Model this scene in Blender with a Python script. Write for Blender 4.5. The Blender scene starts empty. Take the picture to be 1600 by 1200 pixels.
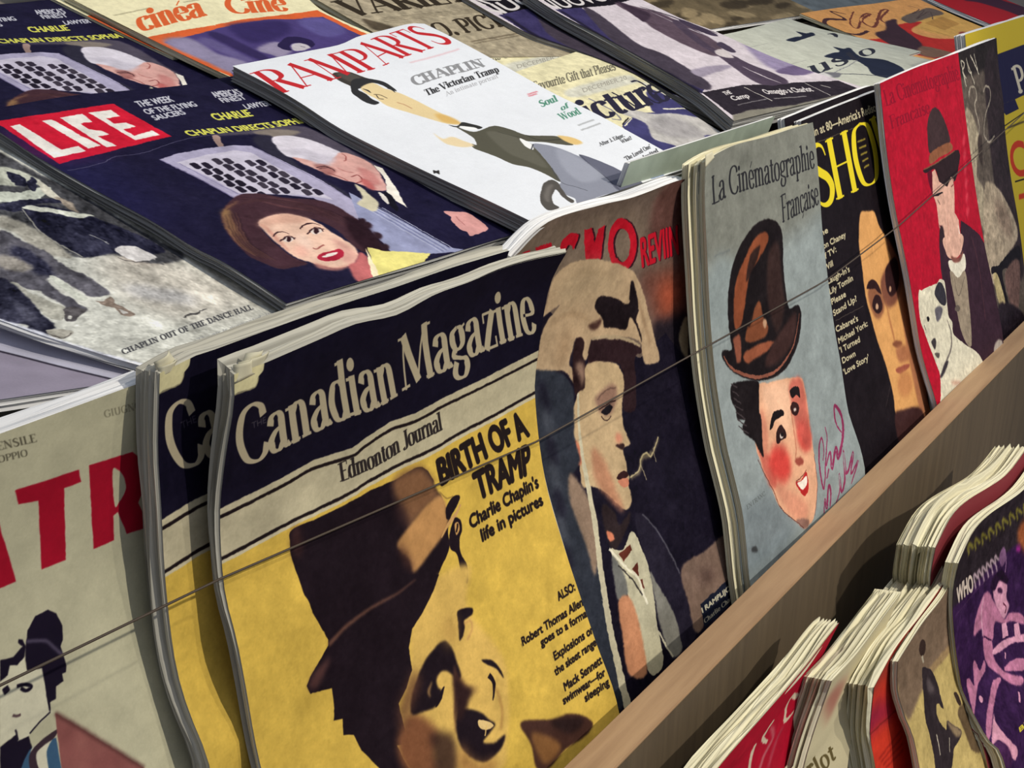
import bpy, math, random
import numpy as np

random.seed(7)
rng = np.random.default_rng(7)
scene = bpy.context.scene
COL = scene.collection

# ------------------------------------------------------------------ camera
# focal length and the direction of the rack (world X) come from vanishing points
FPX = 1950.0
VPX = (2250.0, -130.0)
def _unit(v):
    v = np.asarray(v, float); return v / np.linalg.norm(v)
XC = _unit([VPX[0] - 800, VPX[1] - 600, FPX])
def _perp(p, d):
    a = np.array([d[0], d[1], 0.0]); b = np.array([p[0] - 800, p[1] - 600, FPX]) / FPX
    D = _unit(a * (b @ XC) - b * (a @ XC))
    return D if D[:2] @ np.asarray(d, float) > 0 else -D
SC = _perp((1180, 560), (.115, 1)); TC = _perp((500, 260), (-1, -.55))
A1 = math.radians(12.0)                                  # lean of the upright covers
A2 = math.asin(-(SC @ TC)) - A1                          # pitch of the sloping shelf above
MC = np.cross(XC, -SC); MC = MC if MC[2] > 0 else -MC
YC = -math.sin(A1) * SC + math.cos(A1) * MC
ZCc = -math.cos(A1) * SC - math.sin(A1) * MC
ROT = np.array([XC, YC, ZCc])
ZCR = 1.05                                               # height of the crease between the two slopes
def rayc(p): return np.array([p[0] - 800, p[1] - 600, FPX]) / FPX
_a = rayc((1100, 245)); _c = rayc((1165, 905)); _c = _c * (_a @ MC) / (_c @ MC)
ORG = _a * (0.310 / np.linalg.norm(_c - _a))
CAM = ROT @ (-ORG) + np.array([0, 0, ZCR])

cam_data = bpy.data.cameras.new('camera')
cam_data.sensor_fit = 'HORIZONTAL'; cam_data.sensor_width = 36.0
cam_data.lens = FPX / 1600.0 * 36.0
cam_data.clip_start = 0.01
cam = bpy.data.objects.new('camera', cam_data); COL.objects.link(cam)
from mathutils import Matrix, Vector
_r = ROT @ np.array([1, 0, 0]); _u = ROT @ np.array([0, -1, 0]); _b = -(ROT @ np.array([0, 0, 1]))
cam.matrix_world = Matrix(((_r[0], _u[0], _b[0], CAM[0]), (_r[1], _u[1], _b[1], CAM[1]),
                           (_r[2], _u[2], _b[2], CAM[2]), (0, 0, 0, 1)))
scene.camera = cam

# ------------------------------------------------------------------ light
scene.view_settings.view_transform = 'Standard'
scene.view_settings.look = 'None'
scene.view_settings.gamma = 1.0
scene.view_settings.use_curve_mapping = False
scene.view_settings.exposure = 0.70
world = bpy.data.worlds.new('gallery_air'); scene.world = world; world.use_nodes = True
world.node_tree.nodes['Background'].inputs[0].default_value = (0.80, 0.85, 1.0, 1)
world.node_tree.nodes['Background'].inputs[1].default_value = 0.26

def aim(o, target):
    d = Vector(target) - o.location
    o.rotation_euler = d.to_track_quat('-Z', 'Y').to_euler()
def spot(name, loc, target, power, color, size, blend=.6, radius=.03):
    l = bpy.data.lights.new(name, 'SPOT'); l.energy = power; l.color = color
    l.spot_size = math.radians(size); l.spot_blend = blend; l.shadow_soft_size = radius
    o = bpy.data.objects.new(name, l); COL.objects.link(o); o.location = loc; aim(o, target); return o
def area(name, loc, target, power, color, sx, sy):
    l = bpy.data.lights.new(name, 'AREA'); l.energy = power; l.color = color
    l.shape = 'RECTANGLE'; l.size = sx; l.size_y = sy
    o = bpy.data.objects.new(name, l); COL.objects.link(o); o.location = loc; aim(o, target); return o
spot('track_spot', (0.30, -1.95, 2.55), (-0.20, -0.03, 0.9), 104, (1.0, .93, .80), 50)
spot('track_spot', (0.45, -1.35, 2.80), (0.50, 0.0, 0.95), 52, (1.0, .93, .80), 55)
area('ceiling_panel', (0.1, 0.35, 2.9), (0.1, 0.12, 1.05), 2.6, (.62, .80, 1.0), 1.6, .5)

# ------------------------------------------------------------------ plane helpers
PL = {  # origin, along-slope direction (down the covers), outward normal
    'low': (np.array([0, 0, ZCR]), np.array([0, -math.sin(A1), -math.cos(A1)]), np.array([0, -math.cos(A1), math.sin(A1)])),
    'up':  (np.array([0, 0, ZCR]) - .04 * np.array([0, -math.sin(A2), math.cos(A2)]), np.array([0, -math.cos(A2), -math.sin(A2)]), np.array([0, -math.sin(A2), math.cos(A2)])),
}
def ray(p): return ROT @ rayc(p)
def at_h(p, plane, h):
    o, s, n = PL[plane]; d = ray(p)
    return CAM + d * (((o + n * h - CAM) @ n) / (d @ n))
def at_x(p, x):
    d = ray(p); return CAM + d * ((x - CAM[0]) / d[0])
def at_xsh(plane, x, sdist, h):
    o, s, n = PL[plane]; return o + np.array([x, 0, 0]) + s * sdist + n * h
def pxof(plane, x, sdist, h): return tuple(proj(at_xsh(plane, x, sdist, h)))
def xat(p, plane, h): return float(at_h(p, plane, h)[0])
def sat(p, plane, h):
    o, s, n = PL[plane]; return float((at_h(p, plane, h) - o) @ s)
def hgt(w, plane):
    o, s, n = PL[plane]; return float((w - o) @ n)
def proj(w):
    q = (np.asarray(w) - CAM) @ ROT
    return np.stack([800 + FPX * q[..., 0] / q[..., 2], 600 + FPX * q[..., 1] / q[..., 2]], -1)
def catmull(pts, sub=8, closed=False):
    pts = np.asarray(pts, float); n = len(pts)
    if n < 3 and not closed:
        t = np.linspace(0, 1, sub * 3)[:, None]; return pts[0] * (1 - t) + pts[-1] * t
    out = []
    rngi = range(n) if closed else range(n - 1)
    for i in rngi:
        if closed: p0, p1, p2, p3 = pts[i - 1], pts[i], pts[(i + 1) % n], pts[(i + 2) % n]
        else: p0, p1, p2, p3 = pts[max(i - 1, 0)], pts[i], pts[i + 1], pts[min(i + 2, n - 1)]
        for k in range(sub):
            t = k / sub
            out.append(.5 * ((2 * p1) + (-p0 + p2) * t + (2 * p0 - 5 * p1 + 4 * p2 - p3) * t * t + (-p0 + 3 * p1 - 3 * p2 + p3) * t ** 3))
    if not closed: out.append(pts[-1])
    return np.array(out)
def resample(P, n):
    d = np.r_[0, np.cumsum(np.linalg.norm(np.diff(P, axis=0), axis=1))]
    t = np.linspace(0, d[-1], n)
    return np.stack([np.interp(t, d, P[:, k]) for k in range(P.shape[1])], -1)

class Surf:
    """a sheet of paper resting on a slope; its edges are read off the photograph and put on the slope"""
    def __init__(s, plane, left, right, top=None, xl=None, xr=None, hl=0., hr=0., nu=22, nv=30, bump=None):
        s.plane, s.nu, s.nv = plane, nu, nv
        def edge(pts, x, h):
            if len(pts[0]) == 3:                                 # (x, distance down the slope, height)
                return resample(np.array([at_xsh(plane, *p) for p in catmull(pts, 10)]), nv)
            q = catmull(pts, 10); m = len(q); out = []
            for i, p in enumerate(q):
                f = i / (m - 1)
                if x is not None:
                    xx = x if np.isscalar(x) else x[0] * (1 - f) + x[1] * f
                    out.append(at_x(p, xx))
                else:
                    hh = h if np.isscalar(h) else np.interp(f, np.linspace(0, 1, len(h)), h)
                    out.append(at_h(p, plane, hh))
            return resample(np.array(out), nv)
        L = edge(left, xl, hl); R = edge(right, xr, hr)
        u = np.linspace(0, 1, nu)[None, :, None]; v = np.linspace(0, 1, nv)[:, None, None]
        G = L[:, None, :] * (1 - u) + R[:, None, :] * u
        if top is not None:
            q = catmull(top, 10); m = len(q); h0, h1 = hgt(L[0], plane), hgt(R[0], plane)
            T = resample(np.array([at_h(p, plane, h0 + (h1 - h0) * i / (m - 1)) for i, p in enumerate(q)]), nu)
            T = T + (L[0] - T[0]) * (1 - u[0]) + (R[0] - T[-1]) * u[0]
            G = G + (T - G[0])[None] * (1 - v) ** 2
        if bump is not None:
            n = PL[plane][2]
            G = G + (bump(u[..., 0] + 0 * v[..., 0], v[..., 0] + 0 * u[..., 0]))[..., None] * n
        s.finish(G)
    def finish(s, G):
        s.G = G
        s.P = proj(G)
        s.W = float(np.mean(np.linalg.norm(G[:, -1] - G[:, 0], axis=1)))
        s.H = float(np.mean(np.linalg.norm(np.diff(G, axis=0), axis=2).sum(0)))
    def moved(s, dx, dt, dh):
        o, sd, n = PL[s.plane]; c = object.__new__(Surf); c.plane, c.nu, c.nv = s.plane, s.nu, s.nv
        c.finish(s.G + np.array([dx, 0, 0]) - sd * dt + n * dh); return c
    def _ev(s, uv):
        a = np.clip(uv[:, 0] * (s.nu - 1), 0, None); b = np.clip(uv[:, 1] * (s.nv - 1), 0, None)
        a = uv[:, 0] * (s.nu - 1); b = uv[:, 1] * (s.nv - 1)
        i = np.clip(np.floor(a).astype(int), 0, s.nu - 2); j = np.clip(np.floor(b).astype(int), 0, s.nv - 2)
        fu = (a - i)[:, None]; fv = (b - j)[:, None]
        P = s.P; p00, p10, p01, p11 = P[j, i], P[j, i + 1], P[j + 1, i], P[j + 1, i + 1]
        val = p00 * (1 - fu) * (1 - fv) + p10 * fu * (1 - fv) + p01 * (1 - fu) * fv + p11 * fu * fv
        du = ((p10 - p00) * (1 - fv) + (p11 - p01) * fv) * (s.nu - 1)
        dv = ((p01 - p00) * (1 - fu) + (p11 - p10) * fu) * (s.nv - 1)
        return val, du, dv
    def inv(s, px):
        px = np.asarray(px, float).reshape(-1, 2)
        uv = np.full((len(px), 2), .5)
        for k in range(14):
            val, du, dv = s._ev(uv); r = px - val
            det = du[:, 0] * dv[:, 1] - du[:, 1] * dv[:, 0]
            det = np.where(np.abs(det) < 1e-6, 1e-6, det)
            st = np.stack([(r[:, 0] * dv[:, 1] - r[:, 1] * dv[:, 0]) / det, (du[:, 0] * r[:, 1] - du[:, 1] * r[:, 0]) / det], -1)
            uv = uv + np.clip(st, -.3, .3)
            uv = np.clip(uv, -1.2, 2.2)
        return uv

# ------------------------------------------------------------------ lettering
# skeleton letters for a serif face: (width, strokes, serif spots); stroke = (weight, smooth, points)
GL = {
 'A': (.92, [('t',0,[(.08,0),(.46,1)]),('k',0,[(.44,1),(.84,0)]),('t',0,[(.2,.36),(.68,.36)])], [(.08,0),(.84,0)]),
 'B': (.72, [('a',0,[(.2,0),(.2,1)]),('a',1,[(.2,1),(.45,.99),(.6,.86),(.58,.64),(.42,.53),(.2,.53)]),('a',1,[(.2,.53),(.5,.52),(.67,.36),(.64,.12),(.45,.01),(.2,0)])], [(.14,0),(.14,1)]),
 'C': (.84, [('a',1,[(.78,.74),(.72,.92),(.5,1.0),(.24,.88),(.12,.5),(.24,.12),(.5,0),(.7,.07),(.8,.24)])], []),
 'D': (.86, [('a',0,[(.2,0),(.2,1)]),('a',1,[(.2,1),(.5,.98),(.74,.8),(.78,.5),(.74,.2),(.5,.02),(.2,0)])], [(.14,0),(.14,1)]),
 'E': (.7, [('a',0,[(.2,0),(.2,1)]),('t',0,[(.2,1),(.64,1),(.64,.82)]),('t',0,[(.2,.52),(.52,.52)]),('t',0,[(.2,0),(.66,0),(.66,.2)])], [(.14,0),(.14,1)]),
 'F': (.66, [('a',0,[(.2,0),(.2,1)]),('t',0,[(.2,1),(.62,1),(.62,.82)]),('t',0,[(.2,.52),(.5,.52)])], [(.2,0),(.14,1)]),
 'G': (.88, [('a',1,[(.76,.76),(.7,.92),(.5,1.0),(.24,.88),(.12,.5),(.24,.12),(.5,0),(.74,.1)]),('a',0,[(.74,.08),(.74,.44)])], [(.72,.44)]),
 'H': (.9, [('a',0,[(.2,0),(.2,1)]),('a',0,[(.7,0),(.7,1)]),('t',0,[(.2,.52),(.7,.52)])], [(.2,0),(.2,1),(.7,0),(.7,1)]),
 'I': (.42, [('a',0,[(.21,0),(.21,1)])], [(.21,0),(.21,1)]),
 'J': (.52, [('a',1,[(.36,1),(.36,.25),(.28,.02),(.12,-.02),(.06,.1)])], [(.36,1)]),
 'L': (.66, [('a',0,[(.2,0),(.2,1)]),('t',0,[(.2,0),(.62,0),(.62,.2)])], [(.14,0),(.2,1)]),
 'M': (1.1, [('t',0,[(.14,0),(.2,1)]),('k',0,[(.2,1),(.54,.05)]),('t',0,[(.54,.05),(.88,1)]),('k',0,[(.88,1),(.92,0)])], [(.14,0),(.92,0),(.16,1),(.94,1)]),
 'N': (.92, [('t',0,[(.18,0),(.18,1)]),('k',0,[(.18,1),(.74,0)]),('t',0,[(.74,0),(.74,1)])], [(.18,0),(.14,1),(.74,1)]),
 'O': (.94, [('a',1,[(.47,1),(.22,.9),(.12,.5),(.22,.1),(.47,0),(.72,.1),(.82,.5),(.72,.9),(.47,1)])], []),
 'P': (.72, [('a',0,[(.2,0),(.2,1)]),('a',1,[(.2,1),(.45,.99),(.64,.86),(.64,.6),(.45,.46),(.2,.45)])], [(.2,0),(.14,1)]),
 'R': (.8, [('a',0,[(.2,0),(.2,1)]),('a',1,[(.2,1),(.45,.99),(.62,.87),(.62,.64),(.45,.51),(.2,.5)]),('k',0,[(.4,.5),(.74,0)])], [(.2,0),(.14,1),(.76,0)]),
 'S': (.66, [('s',1,[(.56,.78),(.5,.94),(.34,1),(.16,.9),(.14,.7),(.32,.55),(.5,.42),(.58,.24),(.48,.05),(.3,0),(.14,.08),(.08,.26)])], []),
 'T': (.74, [('a',0,[(.37,0),(.37,1)]),('t',0,[(.06,.8),(.06,1),(.68,1),(.68,.8)])], [(.37,0)]),
 'U': (.86, [('a',1,[(.2,1),(.2,.3),(.28,.06),(.45,0),(.6,.06),(.68,.3),(.68,1)])], [(.2,1),(.68,1)]),
 'V': (.86, [('k',0,[(.1,1),(.44,0)]),('t',0,[(.44,0),(.78,1)])], [(.1,1),(.78,1)]),
 'W': (1.2, [('k',0,[(.1,1),(.36,0)]),('t',0,[(.36,0),(.6,.95)]),('k',0,[(.58,.95),(.84,0)]),('t',0,[(.84,0),(1.1,1)])], [(.1,1),(1.1,1)]),
 'Y': (.84, [('k',0,[(.1,1),(.42,.46)]),('t',0,[(.42,.46),(.76,1)]),('a',0,[(.42,0),(.42,.48)])], [(.1,1),(.76,1),(.42,0)]),
 'a': (.6, [('a',1,[(.12,.48),(.18,.62),(.32,.66),(.42,.58),(.43,.4),(.43,.12),(.5,.02),(.58,.06)]),('a',1,[(.43,.4),(.24,.34),(.1,.2),(.14,.04),(.28,.01),(.43,.14)])], []),
 'c': (.54, [('a',1,[(.46,.5),(.42,.62),(.3,.66),(.16,.58),(.1,.33),(.16,.08),(.3,0),(.42,.05),(.48,.16)])], []),
 'd': (.64, [('a',0,[(.48,0),(.48,1)]),('a',1,[(.48,.56),(.36,.66),(.2,.62),(.1,.33),(.18,.05),(.34,0),(.48,.12)])], [(.44,1),(.54,0)]),
 'e': (.56, [('a',1,[(.12,.36),(.46,.36),(.44,.56),(.3,.66),(.16,.58),(.1,.33),(.16,.08),(.3,0),(.42,.05),(.48,.16)])], []),
 'f': (.4, [('a',1,[(.42,.92),(.34,1),(.24,.96),(.2,.8),(.2,.4),(.2,0)]),('t',0,[(.06,.64),(.36,.64)])], [(.2,0)]),
 'g': (.58, [('a',1,[(.3,.66),(.15,.58),(.12,.42),(.2,.28),(.32,.26),(.44,.34),(.46,.5),(.4,.63),(.3,.66)]),('a',1,[(.18,.28),(.12,.16),(.3,.08),(.46,.02),(.48,-.14),(.34,-.28),(.14,-.26),(.06,-.14),(.16,.04)]),('t',0,[(.42,.6),(.56,.66)])], []),
 'h': (.64, [('a',0,[(.17,0),(.17,1)]),('a',1,[(.17,.5),(.3,.65),(.42,.64),(.47,.48),(.47,0)])], [(.17,0),(.12,1),(.47,0)]),
 'i': (.34, [('a',0,[(.17,0),(.17,.65)]),('d',0,[(.17,.86)])], [(.17,0),(.12,.65)]),
 'l': (.34, [('a',0,[(.17,0),(.17,1)])], [(.17,0),(.12,1)]),
 'm': (.96, [('a',0,[(.17,0),(.17,.65)]),('a',1,[(.17,.5),(.3,.65),(.42,.62),(.48,.48),(.48,0)]),('a',1,[(.48,.5),(.6,.65),(.72,.62),(.78,.48),(.78,0)])], [(.17,0),(.12,.65),(.48,0),(.78,0)]),
 'n': (.66, [('a',0,[(.17,0),(.17,.65)]),('a',1,[(.17,.5),(.3,.65),(.42,.63),(.48,.48),(.48,0)])], [(.17,0),(.12,.65),(.48,0)]),
 'o': (.62, [('a',1,[(.31,.66),(.16,.58),(.1,.33),(.16,.08),(.31,0),(.46,.08),(.52,.33),(.46,.58),(.31,.66)])], []),
 'p': (.64, [('a',0,[(.17,-.3),(.17,.65)]),('a',1,[(.17,.54),(.3,.66),(.46,.6),(.53,.33),(.46,.06),(.32,0),(.17,.1)])], [(.17,-.3),(.12,.65)]),
 'r': (.46, [('a',0,[(.17,0),(.17,.65)]),('a',1,[(.17,.46),(.28,.62),(.38,.66),(.43,.56)])], [(.17,0),(.12,.65)]),
 's': (.48, [('s',1,[(.4,.52),(.36,.62),(.25,.66),(.13,.6),(.12,.46),(.25,.36),(.38,.28),(.42,.15),(.34,.03),(.22,0),(.12,.05),(.08,.17)])], []),
 't': (.42, [('a',1,[(.2,.85),(.2,.4),(.2,.12),(.28,.01),(.4,.08)]),('t',0,[(.06,.64),(.36,.64)])], []),
 'u': (.66, [('a',1,[(.15,.65),(.15,.2),(.22,.02),(.34,.02),(.47,.16)]),('a',0,[(.48,0),(.48,.65)])], [(.11,.65),(.44,.65),(.53,0)]),
 'v': (.6, [('k',0,[(.1,.65),(.3,0)]),('t',0,[(.3,0),(.5,.65)])], [(.1,.65),(.5,.65)]),
 'z': (.56, [('t',0,[(.12,.5),(.12,.65),(.44,.65)]),('k',0,[(.46,.65),(.1,0)]),('t',0,[(.1,0),(.48,0),(.48,.16)])], []),
 '.': (.26, [('d',0,[(.13,.06)])], []), ',': (.26, [('d',0,[(.13,.02)])], []), "'": (.22, [('k',0,[(.11,.8),(.11,1)])], []),
 '-': (.4, [('t',0,[(.06,.33),(.34,.33)])], []), '?': (.5, [('a',1,[(.1,.8),(.2,.98),(.38,.9),(.38,.7),(.25,.5),(.25,.28)]),('d',0,[(.25,.06)])], []),
 ' ': (.34, [], []),
}
GL['é'] = (.56, GL['e'][1] + [('t', 0, [(.26, .78), (.4, .96)])], [])
GL['ç'] = (.54, GL['c'][1] + [('t', 0, [(.3, 0), (.34, -.12), (.22, -.22)])], [])
def circle(cx, cy, r, n=14, ry=None):
    a = np.linspace(0, 2 * np.pi, n, endpoint=False); return np.stack([cx + r * np.cos(a), cy + (ry or r) * np.sin(a)], -1)
def stroke_poly(P, w):
    P = np.asarray(P, float); t = np.gradient(P, axis=0); t /= np.linalg.norm(t, axis=1)[:, None] + 1e-9
    n = np.stack([-t[:, 1], t[:, 0]], -1); w = np.broadcast_to(np.asarray(w, float), (len(P),))[:, None] / 2
    return np.vstack([P + n * w, (P - n * w)[::-1]])
def serif_shapes(txt, thick, thin, serif, track):
    x = 0.; shapes = []
    for ch in txt:
        w, st, sf = GL.get(ch, GL['-'])
        for wt, sm, pts in st:
            pts = np.array(pts, float) + np.array([x, 0])
            if wt == 'd':
                shapes.append(circle(pts[0][0], pts[0][1], thick * .62)); continue
            if sm:
                q = catmull(pts, 7); t = np.gradient(q, axis=0); t /= np.linalg.norm(t, axis=1)[:, None] + 1e-9
                if wt == 's': wd = thin + (thick - thin) * np.clip(1.15 * np.sin(np.linspace(0, np.pi, len(q))) ** 1.6, 0, 1)
                else: wd = thin + (thick - thin) * np.abs(t[:, 1]) ** 1.5
                shapes.append(stroke_poly(q, wd))
            else:
                for a, b in zip(pts[:-1], pts[1:]):
                    d = b - a; L = np.linalg.norm(d)
                    wd = thick if wt == 'k' else thin if wt == 't' else thin + (thick - thin) * abs(d[1] / L)
                    e = d / L * thin * .35
                    shapes.append(stroke_poly(np.array([a - e, b + e]), wd))
        if serif > 0:
            for (sx, sy) in sf:
                hw = thick * .5 + serif; yy = sy - thin / 2 if sy > .5 else sy + thin / 2 if sy <= 0.001 else sy
                shapes.append(np.array([(x + sx - hw, yy - thin / 2), (x + sx + hw, yy - thin / 2), (x + sx + hw, yy + thin / 2), (x + sx - hw, yy + thin / 2)]))
        x += w + track
    return shapes, x - track
_sans = {}
def sans_shapes(txt):
    if txt in _sans: return _sans[txt]
    cu = bpy.data.curves.new('lettering', 'FONT'); cu.body = txt; cu.resolution_u = 4
    ob = bpy.data.objects.new('lettering', cu); COL.objects.link(ob)
    bpy.context.view_layer.update()
    c2 = ob.to_curve(bpy.context.evaluated_depsgraph_get())
    out = []
    for sp in c2.splines:
        pts = []
        if sp.type == 'BEZIER':
            bp = sp.bezier_points; n = len(bp)
            for i in range(n):
                a, b = bp[i], bp[(i + 1) % n]
                p0, p1, p2, p3 = [np.array(v[:2]) for v in (a.co, a.handle_right, b.handle_left, b.co)]
                straight = np.linalg.norm(p1 - p0) < 1e-5 and np.linalg.norm(p3 - p2) < 1e-5
                for k in range(1 if straight else 5):
                    t = k / 5; pts.append((1 - t) ** 3 * p0 + 3 * (1 - t) ** 2 * t * p1 + 3 * (1 - t) * t * t * p2 + t ** 3 * p3)
        else:
            pts = [np.array(p.co[:2]) for p in sp.points]
        if len(pts) > 2: out.append(np.array(pts))
    ob.to_curve_clear(); bpy.data.objects.remove(ob); bpy.data.curves.remove(cu)
    allp = np.vstack(out); x0, x1 = allp[:, 0].min(), allp[:, 0].max()
    cap = .72
    out = [(q - np.array([x0, 0])) / np.array([1, cap]) for q in out]
    _sans[txt] = (out, x1 - x0); return _sans[txt]

# ------------------------------------------------------------------ print (drawn by code into a generated picture per cover)
def s2l(c): c = np.asarray(c, float); return np.where(c <= .04045, c / 12.92, ((c + .055) / 1.055) ** 2.4)
def l2s(c): c = np.clip(np.asarray(c, float), 0, 1); return np.where(c <= .0031308, c * 12.92, 1.055 * c ** (1 / 2.4) - .055)
def box_blur(m, r):
    r = int(max(1, round(r)))
    for ax in (0, 1):
        for _ in range(2):
            p = np.pad(m, [(r + 1, r) if k == ax else (0, 0) for k in (0, 1)], mode='edge')
            c = np.cumsum(p, axis=ax)
            m = (np.take(c, range(2 * r + 1, c.shape[ax]), ax) - np.take(c, range(0, c.shape[ax] - 2 * r - 1), ax)) / (2 * r + 1)
    return m
class Canvas:
    def __init__(s, surf, base, gain=1.0, ppm=3.0):
        s.sf = surf; s.gain = gain
        s.w = int(surf.W * 1000 * ppm); s.h = int(surf.H * 1000 * ppm); s.ppm = ppm
        s.a = np.empty((s.h, s.w, 3), np.float32); s.a[:] = np.array(base, float) / 255
        s.late = []; s.org(0, 0, 1)
    def org(s, x, y, k): s.ox, s.oy, s.k = x, y, float(k)
    def px(s, pts): return np.asarray(pts, float) / s.k + np.array([s.ox, s.oy])
    def P(s, pts): return s.sf.inv(s.px(pts)) * np.array([s.w, s.h])
    def mask(s, contours, blur=0, grow=0, union=False):
        pad = int(blur * 2 + grow + 2)
        allp = np.vstack(contours)
        x0 = max(int(np.floor(allp[:, 0].min())) - pad, 0); x1 = min(int(np.ceil(allp[:, 0].max())) + pad, s.w)
        y0 = max(int(np.floor(allp[:, 1].min())) - pad, 0); y1 = min(int(np.ceil(allp[:, 1].max())) + pad, s.h)
        if x1 <= x0 or y1 <= y0: return None
        SUB = 3; W = x1 - x0
        groups = [[c] for c in contours] if union else [contours]
        tot = None
        for g in groups:
            e0 = np.vstack(g); e1 = np.vstack([np.roll(c, -1, axis=0) for c in g])
            ya = max(int(np.floor(e0[:, 1].min())) - 1, y0); yb = min(int(np.ceil(e0[:, 1].max())) + 1, y1)
            if yb <= ya: continue
            d = np.zeros((yb - ya, W + 2), np.float32)
            lo = np.minimum(e0[:, 1], e1[:, 1]); hi = np.maximum(e0[:, 1], e1[:, 1])
            dy = e1[:, 1] - e0[:, 1]; dy = np.where(np.abs(dy) < 1e-9, 1e-9, dy); sl = (e1[:, 0] - e0[:, 0]) / dy
            for r in range((yb - ya) * SUB):
                y = ya + (r + .5) / SUB
                m = (lo <= y) & (hi > y)
                if not m.any(): continue
                xs = np.sort(e0[m, 0] + (y - e0[m, 1]) * sl[m]) - x0
                xs = np.clip(xs, 0, W); row = d[r // SUB]
                for a, b in zip(xs[0::2], xs[1::2]):
                    for xx, sg in ((a, 1.), (b, -1.)):
                        i = int(xx); f = xx - i
                        row[i] += sg * (1 - f); row[i + 1] += sg * f
            cov = np.clip(np.cumsum(d, axis=1)[:, :W] / SUB, 0, 1)
            if tot is None: tot = np.zeros((y1 - y0, W), np.float32)
            sl_ = tot[ya - y0:yb - y0]; np.maximum(sl_, cov, out=sl_)
        if tot is None: return None
        if grow:
            g2 = tot.copy(); r = int(np.ceil(grow))
            for dx in range(-r, r + 1):
                for dy_ in range(-r, r + 1):
                    if dx * dx + dy_ * dy_ <= grow * grow + .5 and (dx or dy_):
                        g2 = np.maximum(g2, np.roll(np.roll(tot, dx, 1), dy_, 0))
            tot = g2
        if blur: tot = box_blur(tot, blur)
        return (x0, y0, x1, y1, tot)
    def put(s, mk, col, alpha=1., col2=None, p0=None, p1=None):
        if mk is None: return
        x0, y0, x1, y1, m = mk; m = (m * alpha)[..., None]
        c = np.array(col, float) / 255
        if col2 is not None:
            a, b = s.P([p0])[0], s.P([p1])[0]; d = b - a
            yy, xx = np.mgrid[y0:y1, x0:x1]
            t = np.clip(((xx - a[0]) * d[0] + (yy - a[1]) * d[1]) / (d @ d + 1e-9), 0, 1)[..., None]
            c = c * (1 - t) + np.array(col2, float) / 255 * t
        reg = s.a[y0:y1, x0:x1]; reg[:] = reg * (1 - m) + c * m
    def poly(s, pts, col, smooth=1, blur=0, alpha=1., hole=None, **kw):
        q = catmull(s.px(pts), 5, True) if smooth else s.px(pts)
        if not smooth:                                           # densify straight edges so they follow the paper
            nx = np.roll(q, -1, axis=0); q = np.vstack([q + (nx - q) * t for t in (0, .25, .5, .75)]).reshape(4, -1, 2).transpose(1, 0, 2).reshape(-1, 2)
        cs = [s.sf.inv(q) * np.array([s.w, s.h])]
        if hole is not None: cs.append(s.sf.inv(catmull(s.px(hole), 5, True)) * np.array([s.w, s.h]))
        s.put(s.mask(cs, blur), col, alpha, **kw)
    def polys(s, lst, col, **kw):
        for p in lst: s.poly(p, col, **kw)
    def line(s, pts, col, w=2., smooth=1, blur=0, alpha=1.):
        q = s.P((catmull(np.asarray(pts, float), 8) if smooth and len(pts) > 2 else resample(np.asarray(pts, float), 12)))
        s.put(s.mask([stroke_poly(q, np.interp(np.linspace(0, 1, len(q)), np.linspace(0, 1, len(w)), w) if not np.isscalar(w) else w)], blur), col, alpha)
    def ell(s, cx, cy, rx, ry, col, rot=0, blur=0, alpha=1.):
        q = circle(0, 0, rx, 20, ry); r = math.radians(rot)
        q = np.stack([cx + q[:, 0] * math.cos(r) - q[:, 1] * math.sin(r), cy + q[:, 0] * math.sin(r) + q[:, 1] * math.cos(r)], -1)
        s.poly(q, col, 0, blur, alpha)
    def text(s, txt, bl, br, tl, col, tr=None, font='sans', bold=0., thick=.16, thin=.05, serif=.06, track=0., alpha=1., blur=0):
        B = s.P([bl, br, tl, tr if tr is not None else (np.asarray(br, float) + np.asarray(tl, float) - np.asarray(bl, float))])
        if font == 'sans': sh, w = sans_shapes(txt); uni = False
        else: sh, w = serif_shapes(txt, thick, thin, serif, track); uni = True
        cs = []
        for q in sh:
            u = (q[:, 0] / w)[:, None]; v = q[:, 1][:, None]
            cs.append((B[0] * (1 - u) + B[1] * u) * (1 - v) + (B[2] * (1 - u) + B[3] * u) * v)
        s.late.append((cs, blur, bold, uni, col, alpha))       # lettering goes on last, over the pictures
    def mottle(s, amt=.05, cell=40, seed=1):
        g = np.random.default_rng(seed)
        n = np.zeros((s.h, s.w), np.float32)
        for k, c in enumerate((cell, cell / 3.)):
            hh, ww = int(s.h / c) + 3, int(s.w / c) + 3; r = g.standard_normal((hh, ww))
            yi = np.arange(s.h) / c; xi = np.arange(s.w) / c
            y0, x0 = yi.astype(int), xi.astype(int); fy = (yi - y0)[:, None]; fx = (xi - x0)[None, :]
            fy = fy * fy * (3 - 2 * fy); fx = fx * fx * (3 - 2 * fx)
            n += (r[y0][:, x0] * (1 - fy) * (1 - fx) + r[y0][:, x0 + 1] * (1 - fy) * fx + r[y0 + 1][:, x0] * fy * (1 - fx) + r[y0 + 1][:, x0 + 1] * fy * fx) / (k + 1)
        s.a = np.clip(s.a * (1 + amt * n[..., None]), 0, 1)
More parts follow.
